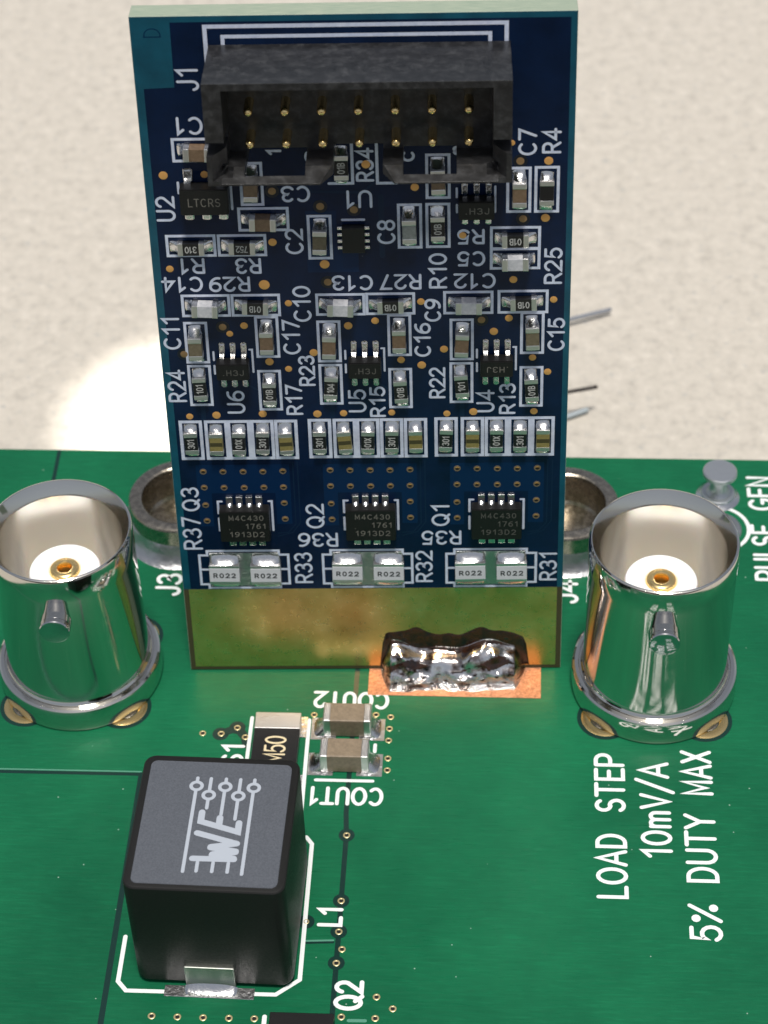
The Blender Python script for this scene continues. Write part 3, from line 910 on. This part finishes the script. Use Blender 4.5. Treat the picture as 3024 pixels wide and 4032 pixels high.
for ci, row in enumerate(ROW):
    for k, x in enumerate(row):
        OUT['row%d%d' % (ci, k)] = vbox(x, 17.56 + .05 * ci, 20.60 + .04 * ci)
for i, (k, (a, b_, c_, d_)) in enumerate(OUT.items()):
    rect_frame('silkscreen_outline', a, b_, c_, d_, .175 if not k.startswith('row') else .21, bs, BB, .018 + .0007 * (i % 7))

# chips
KIND = {}
for k in OUT:
    KIND[k] = 'res' if k[0] == 'R' else 'brown'
KIND.update({'C4': 'brown', 'C2': 'olive', 'C8': 'slate', 'C5': 'grey', 'C12': 'grey', 'C13': 'grey', 'C14': 'grey', 'C11': 'olive', 'C15': 'olive', 'R4': 'blank'})
for ci in range(3):
    for k, kd in enumerate(('res', 'yellow', 'res', 'res', 'yellow')):
        KIND['row%d%d' % (ci, k)] = kd
CM = {'res': chip_meshes('r', 1.6, .82, .46, .32, 'resistor_black', .03), 'blank': chip_meshes('r', 1.6, .82, .46, .32, 'resistor_black', .03),
      'brown': chip_meshes('c', 1.62, .82, .80, .36, 'cap_brown', .05), 'olive': chip_meshes('c', 1.62, .82, .80, .36, 'cap_olive', .05),
      'grey': chip_meshes('c', 1.62, .82, .80, .36, 'cap_grey', .05), 'slate': chip_meshes('c', 1.62, .82, .80, .36, 'cap_slate', .05),
      'yellow': chip_meshes('y', 1.6, .84, .50, .30, 'cap_yellow', .03)}
FH = {'res': .42, 'blank': .42, 'yellow': .46}
FIL = {h: fillet_mesh('solder_fillet', .86, .52, h, 'solder') for h in (.42, .46, .70)}
bar_m = box_mesh('band', -.14, .14, -.40, .40, .50, .512, 'olive_dark')
WORD = {'R1': '310', 'R3': '752', 'R24': '101', 'R23': '104', 'R22': '101'}
COLOR = {'res': 'black', 'blank': 'plain black', 'brown': 'brown', 'olive': 'olive brown', 'grey': 'pale grey', 'slate': 'grey green', 'yellow': 'yellow banded'}
POSN = ('first', 'second', 'third', 'fourth', 'fifth')
GRP = ('under the R24 and R17 parts', 'under the R23 and R15 parts', 'under the R22 and R13 parts')
mark_cache = {}
for k, (a, b_, c_, d_) in OUT.items():
    kd = KIND[k]
    horiz = (b_ - a) > (d_ - c_)
    cx, cy = (a + b_) / 2, (c_ + d_) / 2
    isres = kd in ('res', 'blank')
    if k.startswith('row'):
        ci, p_ = int(k[3]), int(k[4])
        nm = 'chip_resistor' if isres else 'chip_capacitor'
        lb = '%s from the left of five chips in the row %s' % (POSN[p_], GRP[ci])
        lb = ('black chip resistor, ' if isres else 'yellow banded chip, ') + lb
        word = {0: '301', 2: '01X', 3: '301'}.get(p_)
    else:
        nm = 'chip_resistor' if isres else 'chip_capacitor'
        word = WORD.get(k, '01B') if kd == 'res' else None
        lb = '%s chip %s in a white outline by the %s lettering' % (COLOR[kd], 'resistor' if isres else 'capacitor', k)
        lb = {'C4': 'brown chip capacitor lying between the C3 and C2 lettering', 'C6': 'brown chip capacitor half hidden by the header above the R10 chip',
              'R25': 'black chip resistor in a white outline next to the C12 capacitor'}.get(k, lb)
    jx, jy, ja = random.uniform(-.03, .03), random.uniform(-.03, .03), R(random.gauss(0, 1.7))
    rz = (PI if horiz else PI / 2) + ja
    o = place_chip(BB, nm, cx + jx, cy + jy, rz, CM[kd], 1.6, FIL[FH.get(kd, .70)], lb)
    o.location.z = .035
    if kd == 'yellow':
        link('band', bar_m, o)
    if word:
        if word not in mark_cache:
            mark_cache[word] = text_mesh('marking', word, .74, .46, .062, 'resistor_mark', .2)
        link('marking', mark_cache[word], o, (0, 0, .468))

# reference lettering on the blue board: text, orientation, centre s, centre t, extent along s, extent along t
TXT = '''J1 V 3.06 44.13 1.32 1.54|C1 F 2.91 41.18 1.70 1.16|U2 V 1.12 35.74 1.18 1.76|C3 F 8.93 36.65 1.80 1.10|U1 F 12.68 36.26 1.73 1.20|C2 V 8.71 33.45 1.12 1.79|R1 F 2.44 31.84 1.64 1.10|R3 F 5.85 31.80 1.67 1.10
C14 F 1.72 30.57 2.60 1.08|R29 F 4.64 30.54 2.60 1.08|C13 F 12.11 30.55 2.57 1.08|R27 F 15.08 30.58 2.60 1.10|R10 V 17.33 31.30 1.13 2.54|C12 F 19.56 30.59 2.59 1.08|C5 F 19.35 32.13 1.74 1.05|R5 F 19.35 33.64 1.73 1.05
R25 V 24.30 31.56 1.12 2.60|C8 V 14.26 34.03 1.12 1.70|C7 V 22.65 39.87 1.12 1.78|R4 V 24.06 39.92 1.14 1.72|R34 V 13.10 38.52 1.10 2.30|C11 V .80 27.11 1.12 2.45|R24 V .82 23.21 1.18 2.50|U6 V 4.47 21.95 1.17 1.81|C17 V 8.22 26.72 1.12 2.55
C10 V 8.98 29.10 1.13 2.60|R17 V 8.17 22.08 1.08 2.35|R23 V 9.06 24.25 1.05 2.34|U5 V 12.15 21.96 1.15 1.81|R15 V 13.43 21.88 1.02 2.38|C16 V 16.33 26.43 1.05 2.50|C9 V 16.98 28.55 1.05 1.67|R22 V 17.20 23.25 1.05 2.37|U4 V 20.22 21.87 1.17 1.78
R13 V 21.60 22.03 1.06 2.39|C15 V 24.58 26.73 1.08 2.44|Q3 V 1.02 14.45 1.20 1.98|R37 V .94 11.67 1.28 2.75|Q2 V 9.10 13.01 1.22 2.03|R33 V 8.16 8.76 1.22 2.65|R36 F 9.24 11.08 2.72 1.16|Q1 V 17.31 13.03 1.20 1.85|R35 F 17.37 11.19 2.70 1.16|R32 V 16.18 8.80 1.16 2.70|R31 V 24.40 8.77 1.18 2.50
1 V 7.80 39.42 .90 .50|2 V 9.92 39.10 .70 .80|C V 15.66 39.05 .80 .75|3 F 18.52 39.38 .55 .60'''
for row in TXT.replace('\n', '|').split('|'):
    s, o_, x, y, w, h = row.split()
    x, y, w, h = map(float, (x, y, w, h))
    L_, H_ = (h, w) if o_ == 'V' else (w, h)
    write(s, BB, x, y, L_, H_, o_, BST, bs)

# outlines round the header and the covered resistor
polyline('silkscreen_outline', [[(4.26, 45.0), (4.26, 47.34), (21.38, 47.34), (21.38, 45.0)]], .24, bs, BB, .020)
polyline('silkscreen_outline', [[(5.25, 45.0), (5.25, 46.72), (20.45, 46.72), (20.45, 45.0)]], .22, bs, BB, .022)
polyline('silkscreen_outline', [[(10.95, 37.32), (12.36, 37.32), (12.36, 40.2)]], .18, bs, BB, .020)
polyline('silkscreen_outline', [[(13.82, 40.2), (13.82, 37.30), (15.0, 37.30)]], .18, bs, BB, .020)
o = place_chip(BB, 'chip_resistor', 11.72, 38.55, PI / 2, CM['res'], 1.6, FIL[.42], 'chip resistor half hidden in the gap of the black header')
link('marking', mark_cache['01B'], o, (0, 0, .468))
for c in (0, 8.21, 16.40):
    pts = [(1.27 + c, 9.86), (1.80 + c, 9.86), (1.80 + c, 10.22), (6.56 + c, 10.22), (6.56 + c, 9.88), (7.18 + c, 9.88), (7.18 + c, 7.46), (6.56 + c, 7.46), (6.56 + c, 7.14), (1.80 + c, 7.14), (1.80 + c, 7.44), (1.27 + c, 7.44), (1.27 + c, 9.86)]
    polyline('silkscreen_outline', [pts, [(1.35 + c, 8.68), (1.80 + c, 8.68)], [(6.6 + c, 8.68), (7.1 + c, 8.68)]], .17, bs, BB, .020)

# vias
bvia = disc_mesh('via', .255, 'copper_via', 18, 0, .02)
bvia_d = disc_mesh('via', .24, 'copper_dull', 18, 0, .015)
bgap = disc_mesh('copper_gap', .43, 'blue_mask_gap', 22)
qring = disc_mesh('via', .225, 'via_ring_blue', 18, .135, .02)
qhole = disc_mesh('hole', .15, 'hole', 14)
QV = [(2.02, 16.63), (3.30, 16.61), (4.60, 16.60), (5.88, 16.59), (7.17, 16.62), (2.0, 15.37), (3.29, 15.35), (4.60, 15.34), (5.88, 15.35), (7.15, 15.36), (1.99, 13.97), (7.14, 14.09), (2.0, 12.70), (7.14, 12.81)]
crescent = mesh('lit_barrel_wall', [(.135 * math.cos(R(a)), .135 * math.sin(R(a)), 0) for a in range(10, 171, 20)] + [(.10 * math.cos(R(a)), .045 * math.sin(R(a)) + .02, 0) for a in range(170, 9, -20)], [tuple(range(18))], 'copper_via')  # flat crescent painted for the lit inner wall of the via
for c in CH:
    for i, (x, y) in enumerate(QV):
        v = link('via', qring, BB, (x + c, y + .045 * (c / 8.2), .019))
        link('hole', qhole, v, (0, 0, .004))
        link('lit_barrel_wall', crescent, v, (0, 0, .006))
OV = [(1.17, 37.99), (3.61, 38.02), (13.17, 38.56, 0, .05), (16.02, 37.01), (23.90, 38.64), (7.40, 33.42), (1.06, 31.66), (6.74, 30.48, 1.25), (10.48, 31.86, 1.2), (8.15, 29.16), (18.84, 33.74), (23.77, 34.86, 1.1), (21.90, 30.66), (16.27, 29.18), (24.37, 29.23),
      (5.33, 27.59), (4.41, 27.02, .9), (6.76, 24.95), (7.93, 24.41), (9.55, 25.59), (11.76, 27.51), (1.47, 20.92), (3.18, 21.0), (6.12, 21.07), (9.59, 21.03), (11.25, 21.06), (13.43, 27.85), (14.97, 25.0), (16.25, 24.6), (17.65, 25.75), (20.73, 27.0, 1.1),
      (21.65, 27.94), (24.09, 24.02), (14.30, 21.08), (17.79, 20.97), (19.46, 21.09), (23.28, 21.08), (23.14, 25.08, .85), (21.74, 39.83, .8)]
for v in OV:
    o = link('via', bvia, BB, (v[0], v[1], .028 if len(v) < 4 else .045))
    s = (v[2] if len(v) > 2 and v[2] else 1.0) * random.uniform(.86, 1.06)
    o.scale = (s, s, 1)
for x, y in ((7.55, 36.85), (22.24, 38.64), (10.37, 35.80), (12.37, 35.55), (10.62, 30.61), (22.44, 34.81), (1.47, 25.56), (19.97, 27.82), (4.0, 27.5)):
    link('copper_gap', bgap, BB, (x, y, .0155))
    o = link('via', bvia_d, BB, (x, y, .019))


# ---- packaged chips with leads
def ic(name, cx, cy, w, h, ht, pins_top, pins_bot, tip_t, tip_b, lw, label, word, mark='ic_mark_faint', face_bev=.06, word_h=.42, word_len=None, orient='N'):
    bm = bmesh.new()
    add_box(bm, -w / 2, w / 2, -h / 2, h / 2, .06, ht)
    bmesh.ops.bevel(bm, geom=bm.edges[:], offset=face_bev, segments=2, affect='EDGES')
    o = link(name, bm_mesh('body', bm, 'ic_black'), BB, (cx, cy, .02))
    o['label'] = label
    for side, xs, tip in ((1, pins_top, tip_t), (-1, pins_bot, tip_b)):
        if not xs: continue
        yl = abs(tip - cy)
        # gull-wing lead in profile
        y0, z_out = h / 2 - .02, ht * .48
        y1 = h / 2 + .16
        y2 = h / 2 + .30
        prof = [(y0, z_out), (y1, z_out), (y2, .10), (yl - .12, .07)]
        th = .12
        V, F = [], []
        for xx in (-lw / 2, lw / 2):
            for yy, zz in prof: V.append((xx, yy, zz + th * .5))
            for yy, zz in prof: V.append((xx, yy, max(zz - th * .5, .0)))
        n = len(prof)
        for i in range(n - 1):
            F += [(i, i + 1, 2 * n + i + 1, 2 * n + i), (n + i + 1, n + i, 3 * n + i, 3 * n + i + 1), (i + 1, i, n + i, n + i + 1), (2 * n + i, 2 * n + i + 1, 3 * n + i + 1, 3 * n + i)]
        F += [(n - 1, 2 * n - 1, 4 * n - 1, 3 * n - 1)]
        lead = mesh('lead', V, F, 'solder')
        blob = fillet_mesh('solder_fillet', lw * 1.5, max(.30, yl - h / 2 - .1), .22, 'solder', 0, 6, 6)
        for xx in xs:
            l = link('lead', lead, o, (xx - cx, 0, 0), 0 if side > 0 else PI)
            link('solder_fillet', blob, o, (xx - cx, side * (h / 2 + .12), 0), PI / 2 * side)
    if word:
        for i, (wd, dx, dy, wl) in enumerate(word):
            link('marking', text_mesh('marking', wd, wl, word_h, .055, mark, .28), o, (dx, dy, ht + .004), {'N': 0, 'F': PI}[orient])
    return o


ic('amplifier_chip', 3.59, 36.72, 2.86, 1.70, 1.1, (2.62, 4.55), (2.54, 3.58, 4.57), 38.42, 35.02, .40, 'black five-lead chip marked LTCRS beside the U2 lettering', [('LTCRS', 0, 0, 1.95)], 'ic_mark', word_h=.55)
ic('amplifier_chip', 19.66, 35.88, 2.12, 1.22, .98, (18.97, 19.68, 20.40), (18.98, 19.68, 20.38), 37.22, 34.50, .26, 'small six-lead chip marked H3J below the header', [('.H3J', .05, 0, 1.45)], 'ic_mark')
for i, c in enumerate((0, 8.21, 16.39)):
    ic('amplifier_chip', 4.51 + c, 24.76 + .03 * i, 2.02, 1.16, .98, (3.84 + c, 4.52 + c, 5.20 + c), (3.82 + c, 4.50 + c, 5.18 + c), 26.36 + .03 * i, 23.12, .26,
       'small six-lead chip marked H3J above the %s lettering' % ('U6', 'U5', 'U4')[i], [('.H3J', .05, 0, 1.35)], 'ic_mark_faint' if i < 2 else 'ic_mark', orient='N' if i < 2 else 'F')
# leadless amplifier under U1
o = link('amplifier_chip', box_mesh('body', -.68, .68, -.85, .85, .03, .55, 'ic_black', .05), BB, (12.30, 33.75, .02))
o['label'] = 'plain black leadless chip below the U1 lettering'
lm = box_mesh('lead', -.17, .17, -.11, .11, .01, .20, 'solder', .04)
for s in (-1, 1):
    for k in range(4):
        link('lead', lm, o, (s * .80, .66 - k * .44, 0))
polyline('silkscreen_outline', [[(11.65, 34.88), (12.95, 34.88)]], .16, bs, BB, .020)
# silk ticks around the leaded chips
for i, c in enumerate((0, 8.21, 16.39)):
    polyline('silkscreen_outline', [[(5.55 + c, 25.85), (5.72 + c, 25.85), (5.72 + c, 24.2)], [(3.30 + c, 25.7), (3.30 + c, 25.1)], [(3.30 + c, 24.7), (3.30 + c, 24.1)]], .13, bs, BB, .020)
polyline('silkscreen_outline', [[(20.78, 37.0), (20.78, 35.3)], [(18.50, 36.9), (18.50, 36.3)], [(18.50, 35.8), (18.50, 35.3)]], .13, bs, BB, .020)
polyline('silkscreen_outline', [[(5.12, 37.4), (5.12, 35.7)], [(2.0, 37.5), (2.0, 36.8)]], .15, bs, BB, .020)

# power transistors
for i, c in enumerate((0, 8.22, 16.40)):
    dy = .02 * i
    bm = bmesh.new()
    add_box(bm, -1.62, 1.62, -1.22, 1.20, .04, .95)
    bmesh.ops.bevel(bm, geom=bm.edges[:], offset=.05, segments=2, affect='EDGES')
    o = link('power_transistor', bm_mesh('body', bm, 'ic_black'), BB, (4.55 + c, 12.86 + dy, .02))
    o['label'] = 'square black power transistor marked M4C430 beside the %s lettering' % ('Q3', 'Q2', 'Q1')[i]
    for k in range(4):
        x = -.98 + .645 * k
        link('lead', box_mesh('lead', -.22, .22, 1.18, 1.82, .0, .16, 'solder', .03), o, (x, 0, 0))
        link('solder_fillet', fillet_mesh('solder_fillet', .42, .32, .36, 'solder'), o, (x, 1.20, .02), PI / 2)
        link('lead', box_mesh('lead', -.22, .22, -2.12, -1.2, .0, .10, 'solder', .02), o, (x + .04, 0, 0))
    mk = 'ic_mark' if i < 2 else 'ic_mark_faint'
    for wd, dx, dy2, wl in (('M4C430', .12, .72, 2.30), ('1761', .72, .06, 1.35), ('.', -1.0, -.02, .12), ('1913D2', .12, -.60, 2.30)):
        link('marking', text_mesh('marking', wd, wl, .42, .055, mk, .34), o, (dx, dy2, .954))
    polyline('silkscreen_outline', [[(6.12 + c, 14.25), (6.32 + c, 14.25), (6.32 + c, 11.9)], [(3.05 + c, 14.25), (2.80 + c, 14.25), (2.80 + c, 13.3)], [(2.80 + c, 12.9), (2.80 + c, 11.9)]], .15, bs, BB, .020)

# current sense resistors in pairs
sh_body = box_mesh('body', -1.0, 1.0, -.56, .56, .03, .56, 'shunt_white', .03)
sh_end = box_mesh('end_cap', -1.005, 1.005, 0, .26, .02, .545, 'end_metal', .03)
sh_fil = fillet_mesh('solder_fillet', 2.0, .62, .50, 'solder', 0, 7, 12)
sh_mark = text_mesh('marking', 'R022', 1.52, .40, .075, 'print_black', .42)
for i, c in enumerate((0, 8.18, 16.32)):
    link('solder_pad', box_mesh('solder_pad', 1.95 + c, 6.52 + c, 7.30, 10.05, .010, .032, 'solder_dull', .008, 1), BB)
    for k, x in enumerate((2.92, 5.66)):
        o = link('sense_resistor', sh_body, BB, (x + c, 8.62 + .08 * (i > 0) - .04 * k, .04), R(random.uniform(-1, 1)))
        o['label'] = 'white resistor marked R022, %s of the pair by the %s lettering' % (('first', 'second')[k], ('R33', 'R32', 'R31')[i])
        link('end_cap', sh_end, o, (0, .50, 0))
        link('end_cap', sh_end, o, (0, -.76, 0))
        link('solder_fillet', sh_fil, o, (0, .74, 0), PI / 2)
        link('solder_fillet', sh_fil, o, (0, -.74, 0), -PI / 2)
        link('marking', sh_mark, o, (0, -.02, .565))

# ---- shrouded pin header
hd = link('pin_header', None, BB, (0, 0, 0))
hd['label'] = 'black shrouded fourteen pin header with gold pins beside the J1 lettering'
S0, S1, T0, T1, HD = 4.42, 21.60, 39.95, 46.22, 5.2


def prism(bm, pts, axis, a, b2):
    """polygon extruded along one axis; pts are the two other coordinates in x, y, z order"""
    def p3(u, v, w):
        return {'x': (w, u, v), 'y': (u, w, v), 'z': (u, v, w)}[axis]
    lo = [bm.verts.new(p3(u, v, a)) for u, v in pts]
    hi = [bm.verts.new(p3(u, v, b2)) for u, v in pts]
    n = len(pts)
    bm.faces.new(lo)
    bm.faces.new(list(reversed(hi)))
    for k in range(n):
        bm.faces.new([lo[k], hi[k], hi[(k + 1) % n], lo[(k + 1) % n]])


def solid(bm):
    bmesh.ops.recalc_face_normals(bm, faces=bm.faces)
    me_ = bpy.data.meshes.new('tmp')
    bm.to_mesh(me_)
    bm.free()
    o_ = bpy.data.objects.new('tmp', me_)
    C.objects.link(o_)
    return o_


bm = bmesh.new(); add_box(bm, S0, S1, T0, T1, .02, HD)
block = solid(bm)
cuts = []
def cut_box(*a):
    b_ = bmesh.new(); add_box(b_, *a); cuts.append(solid(b_))
def cut_prism(pts, axis, a, b2):
    b_ = bmesh.new(); prism(b_, pts, axis, a, b2); cuts.append(solid(b_))
cut_box(S0 + 1.05, S1 - 1.05, T0 + .62, T1 - .42, 2.0, HD + 1)            # cavity
cut_box(11.45, 14.30, T0 - 1, T0 + .95, -1, HD + 1)                         # keying gap in the lower wall
for w0, w1 in ((6.45, 9.90), (15.45, 18.50)):
    cut_box(w0, w1, T0 - 1, T0 + .80, .5, HD - .52)                        # windows in the lower wall
for a, b_ in ((S0 - 1, S0 + 1.2), (S1 - 1.2, S1 + 1)):
    cut_box(a, b_, 41.80, 42.65, 2.7, HD + 1)                               # latch notches in the side walls
cut_prism([(T0 + .10, HD + .02), (T0 + .66, HD - 1.25), (T0 + .9, HD - 1.2), (T0 + .9, HD + .02)], 'x', S0 + .75, S1 - .75)   # lead-in chamfers
cut_prism([(S0 + .28, HD + .02), (S0 + 1.06, HD - 1.25), (S0 + 1.4, HD - 1.2), (S0 + 1.4, HD + .02)], 'y', T0 + .30, 42.0)
cut_prism([(S1 - .28, HD + .02), (S1 - 1.06, HD - 1.25), (S1 - 1.4, HD - 1.2), (S1 - 1.4, HD + .02)], 'y', T0 + .30, 42.0)
cut_prism([(10.75, HD + .02), (11.46, HD - 1.3), (11.8, HD - 1.3), (11.8, HD + .02)], 'y', T0 - 1, T0 + .95)
cut_prism([(15.00, HD + .02), (14.29, HD - 1.3), (14.0, HD - 1.3), (14.0, HD + .02)], 'y', T0 - 1, T0 + .95)
for c_ in cuts:
    md = block.modifiers.new('cut', 'BOOLEAN')
    md.operation = 'DIFFERENCE'
    md.solver = 'EXACT'
    md.object = c_
md = block.modifiers.new('edge', 'BEVEL')
md.width = .045
md.segments = 2
md.limit_method = 'ANGLE'
md.angle_limit = R(25)
dg = bpy.context.evaluated_depsgraph_get()
hm = bpy.data.meshes.new_from_object(block.evaluated_get(dg))
hm.name = 'housing'
hm.materials.clear()
hm.materials.append(MAT['header_plastic'])
for o_ in cuts + [block]:
    bpy.data.objects.remove(o_, do_unlink=True)
link('housing', hm, hd)
pin_m = lathe('pin', [(0, 3.66), (.10, 3.645), (.18, 3.60), (.24, 3.50), (.265, 3.36), (.265, .4)], 'gold_pin', 20, 60)
for k in range(7):
    for t_ in (43.67, 41.66):
        link('pin', pin_m, hd, (6.75 + 2.077 * k, t_, 0))

# ================================================================== solder joint between the two boards
rnd = random.Random(11)
lump = []
for k in range(7):                                   # upper run of molten lumps, lower run, then small beads
    lump.append((.06 + .145 * k + rnd.uniform(-.03, .03), rnd.uniform(.28, .40), rnd.uniform(.075, .12), .20, rnd.uniform(.22, .50)))
for k in range(9):
    lump.append((.05 + .112 * k + rnd.uniform(-.03, .03), rnd.uniform(.58, .74), rnd.uniform(.05, .085), .13, rnd.uniform(.05, .34)))
for k in range(14):
    lump.append((rnd.uniform(.04, .96), rnd.uniform(.15, .85), rnd.uniform(.028, .05), rnd.uniform(.06, .11), rnd.uniform(-.16, .30)))
for k in range(34):
    lump.append((rnd.uniform(.03, .97), rnd.uniform(.5, .95), rnd.uniform(.016, .03), .05, rnd.uniform(-.10, .16)))
lump.append((.62, .22, .055, .16, .55))
NU, NV = 150, 48
V, F = [], []
x0s, x1s = 13.15, 22.90
for i in range(NU + 1):
    u = i / NU
    ed = min(1.0, min(u, 1 - u) / .07) ** .55
    for j in range(NV + 1):
        v = j / NV
        # profile: v=0 on the upright board at height ~2.3, v=1 on the copper pad ~1.8 mm in front
        topt = 2.20 + .30 * math.sin(9 * u + 1) + .16 * math.sin(19 * u)
        fr = 1.98 + .09 * math.sin(13 * u) + .06 * math.sin(41 * u)
        a = v * PI / 2
        y = -fr * (1 - math.cos(a)) ** .8 - .10
        z = topt * (1 - math.sin(a)) ** .75
        h = .30 * math.sin(PI * v) ** 1.3
        for (lu, lv, ru, rv, lh) in lump:
            d2 = ((u - lu) / ru) ** 2 + ((v - lv) / rv) ** 2
            if d2 < 5: h += lh * math.exp(-d2)
        h *= ed * (math.sin(PI * v) ** .5 if 0 < v < 1 else 0)
        nx, nz = -.70, .71
        X = x0s + (x1s - x0s) * u + .10 * math.sin(7 * v + 3) * (1 - ed)
        yy = X * .0342 + y * ed + nx * h + z * .1436
        zz = max(z * ed, 0) + nz * h + .05
        if v == 1: zz = .03
        V.append((X, yy, zz))
for i in range(NU):
    for j in range(NV):
        a = i * (NV + 1) + j
        F.append((a, a + 1, a + NV + 2, a + NV + 1))
sj = link('solder_joint', mesh('solder_joint', V, F, 'solder_blob', True), None)
FV, FF, fidx = [], [], {}
def burnt(i, j):
    u, v = i / NU, j / NV
    band = .47 + .06 * math.sin(11 * u + 1.5) + .03 * math.sin(27 * u)
    wid = .030 + .050 * math.sin(9.3 * u + .4) + .035 * math.sin(23 * u + 2)
    b1 = abs(v - band) < wid
    b2_ = v < .10 + .07 * math.sin(9 * u + 2.4)
    b3_ = math.sin(37 * u + 9 * v) * math.sin(31 * v - 13 * u) > .80 and v > .55
    return (b1 or b2_ or b3_) and .03 < u < .97 and 0 < v < .95
for i in range(NU):
    for j in range(NV):
        if burnt(i, j):
            q_ = []
            for (ii, jj) in ((i, j), (i, j + 1), (i + 1, j + 1), (i + 1, j)):
                if (ii, jj) not in fidx:
                    x_, y_, z_ = V[ii * (NV + 1) + jj]
                    edge_ = sum(burnt(ii + da, jj + db) for da in (-1, 0) for db in (-1, 0)) / 4
                    k_ = .045 * edge_ if edge_ == 1 else .004
                    fidx[(ii, jj)] = len(FV)
                    FV.append((x_, y_ - .7 * k_, z_ + .7 * k_))
                q_.append(fidx[(ii, jj)])
            FF.append(tuple(q_))
link('burnt_flux', mesh('burnt_flux', FV, FF, 'flux_burnt', True), sj)['kind'] = 'stuff'
tag(sj, 'lumpy bright solder joint with burnt flux joining upright blue board to green board', 'solder joint')
# burnt flux smear on the gold edge behind the solder
fp = []
for i in range(49):
    u = i / 48
    xx = 13.05 + (23.25 - 13.05) * u
    yy = 3.25 + .28 * math.sin(13 * u + 5.0) + .12 * math.sin(31 * u) + .03 * math.sin(57 * u)
    yy *= min(1, (min(u, 1 - u) / .06) ** .45 + .12)
    fp.append((xx, yy))
bmv, bmf = [], []
for i, (xx, yy) in enumerate(fp):
    bmv += [(xx, .35, .0), (xx, yy * .55, .10), (xx, yy * .92, .07), (xx, yy, 0)]
for i in range(len(fp) - 1):
    for k in range(3):
        a = i * 4 + k
        bmf.append((a, a + 4, a + 5, a + 1))
link('burnt_flux', mesh('burnt_flux', bmv, bmf, 'flux_burnt', True), BB, (0, 0, .019))


# ================================================================== loose wire ends on the table
def wire(name, pts, r, material, label, n=10):
    P = [Vector(p_) for p_ in pts]
    path = []
    for k in range(len(P) - 1):
        a, b2 = P[k], P[k + 1]
        p0 = P[k - 1] if k else a * 2 - b2
        p3 = P[k + 2] if k + 2 < len(P) else b2 * 2 - a
        for q_ in range(8):
            t_ = q_ / 8
            path.append(.5 * ((2 * a) + (b2 - p0) * t_ + (2 * p0 - 5 * a + 4 * b2 - p3) * t_ ** 2 + (3 * a - p0 - 3 * b2 + p3) * t_ ** 3))
    path.append(P[-1])
    V, F = [], []
    for k, c_ in enumerate(path):
        d = (path[min(k + 1, len(path) - 1)] - path[max(k - 1, 0)]).normalized()
        u = d.cross(Vector((0, 0, 1))).normalized()
        w = u.cross(d)
        V += [c_ + (u * math.cos(2 * PI * q_ / n) + w * math.sin(2 * PI * q_ / n)) * r for q_ in range(n)]
    for k in range(len(path) - 1):
        for q_ in range(n):
            F.append((k * n + q_, k * n + (q_ + 1) % n, (k + 1) * n + (q_ + 1) % n, (k + 1) * n + q_))
    F += [tuple(range(n)), tuple(reversed(range(len(V) - n, len(V))))]
    o = link(name, mesh(name, V, F, material, True), None)
    tag(o, label, 'wire', 'wire ends on the table')
    return o


wire('wire', [(8, 36.2, -11.7), (17, 38.4, -11.0), (24, 39.6, -9.4), (28.9, 40.9, -9.2)], .17, 'wire_black', 'thin black wire end on the table behind the upright board')
wire('wire', [(6, 46, -11.3), (16, 49.0, -11.3), (24, 51.2, -11.2), (30.4, 53.9, -11.4)], .19, 'wire_blue', 'thicker blue grey wire end furthest back on the table')
wire('wire', [(8, 34.0, -11.6), (18, 37.2, -11.6), (25, 39.2, -11.6), (28.2, 40.7, -11.6)], .2, 'wire_pale', 'pale wire end lying just in front of the black wire end')
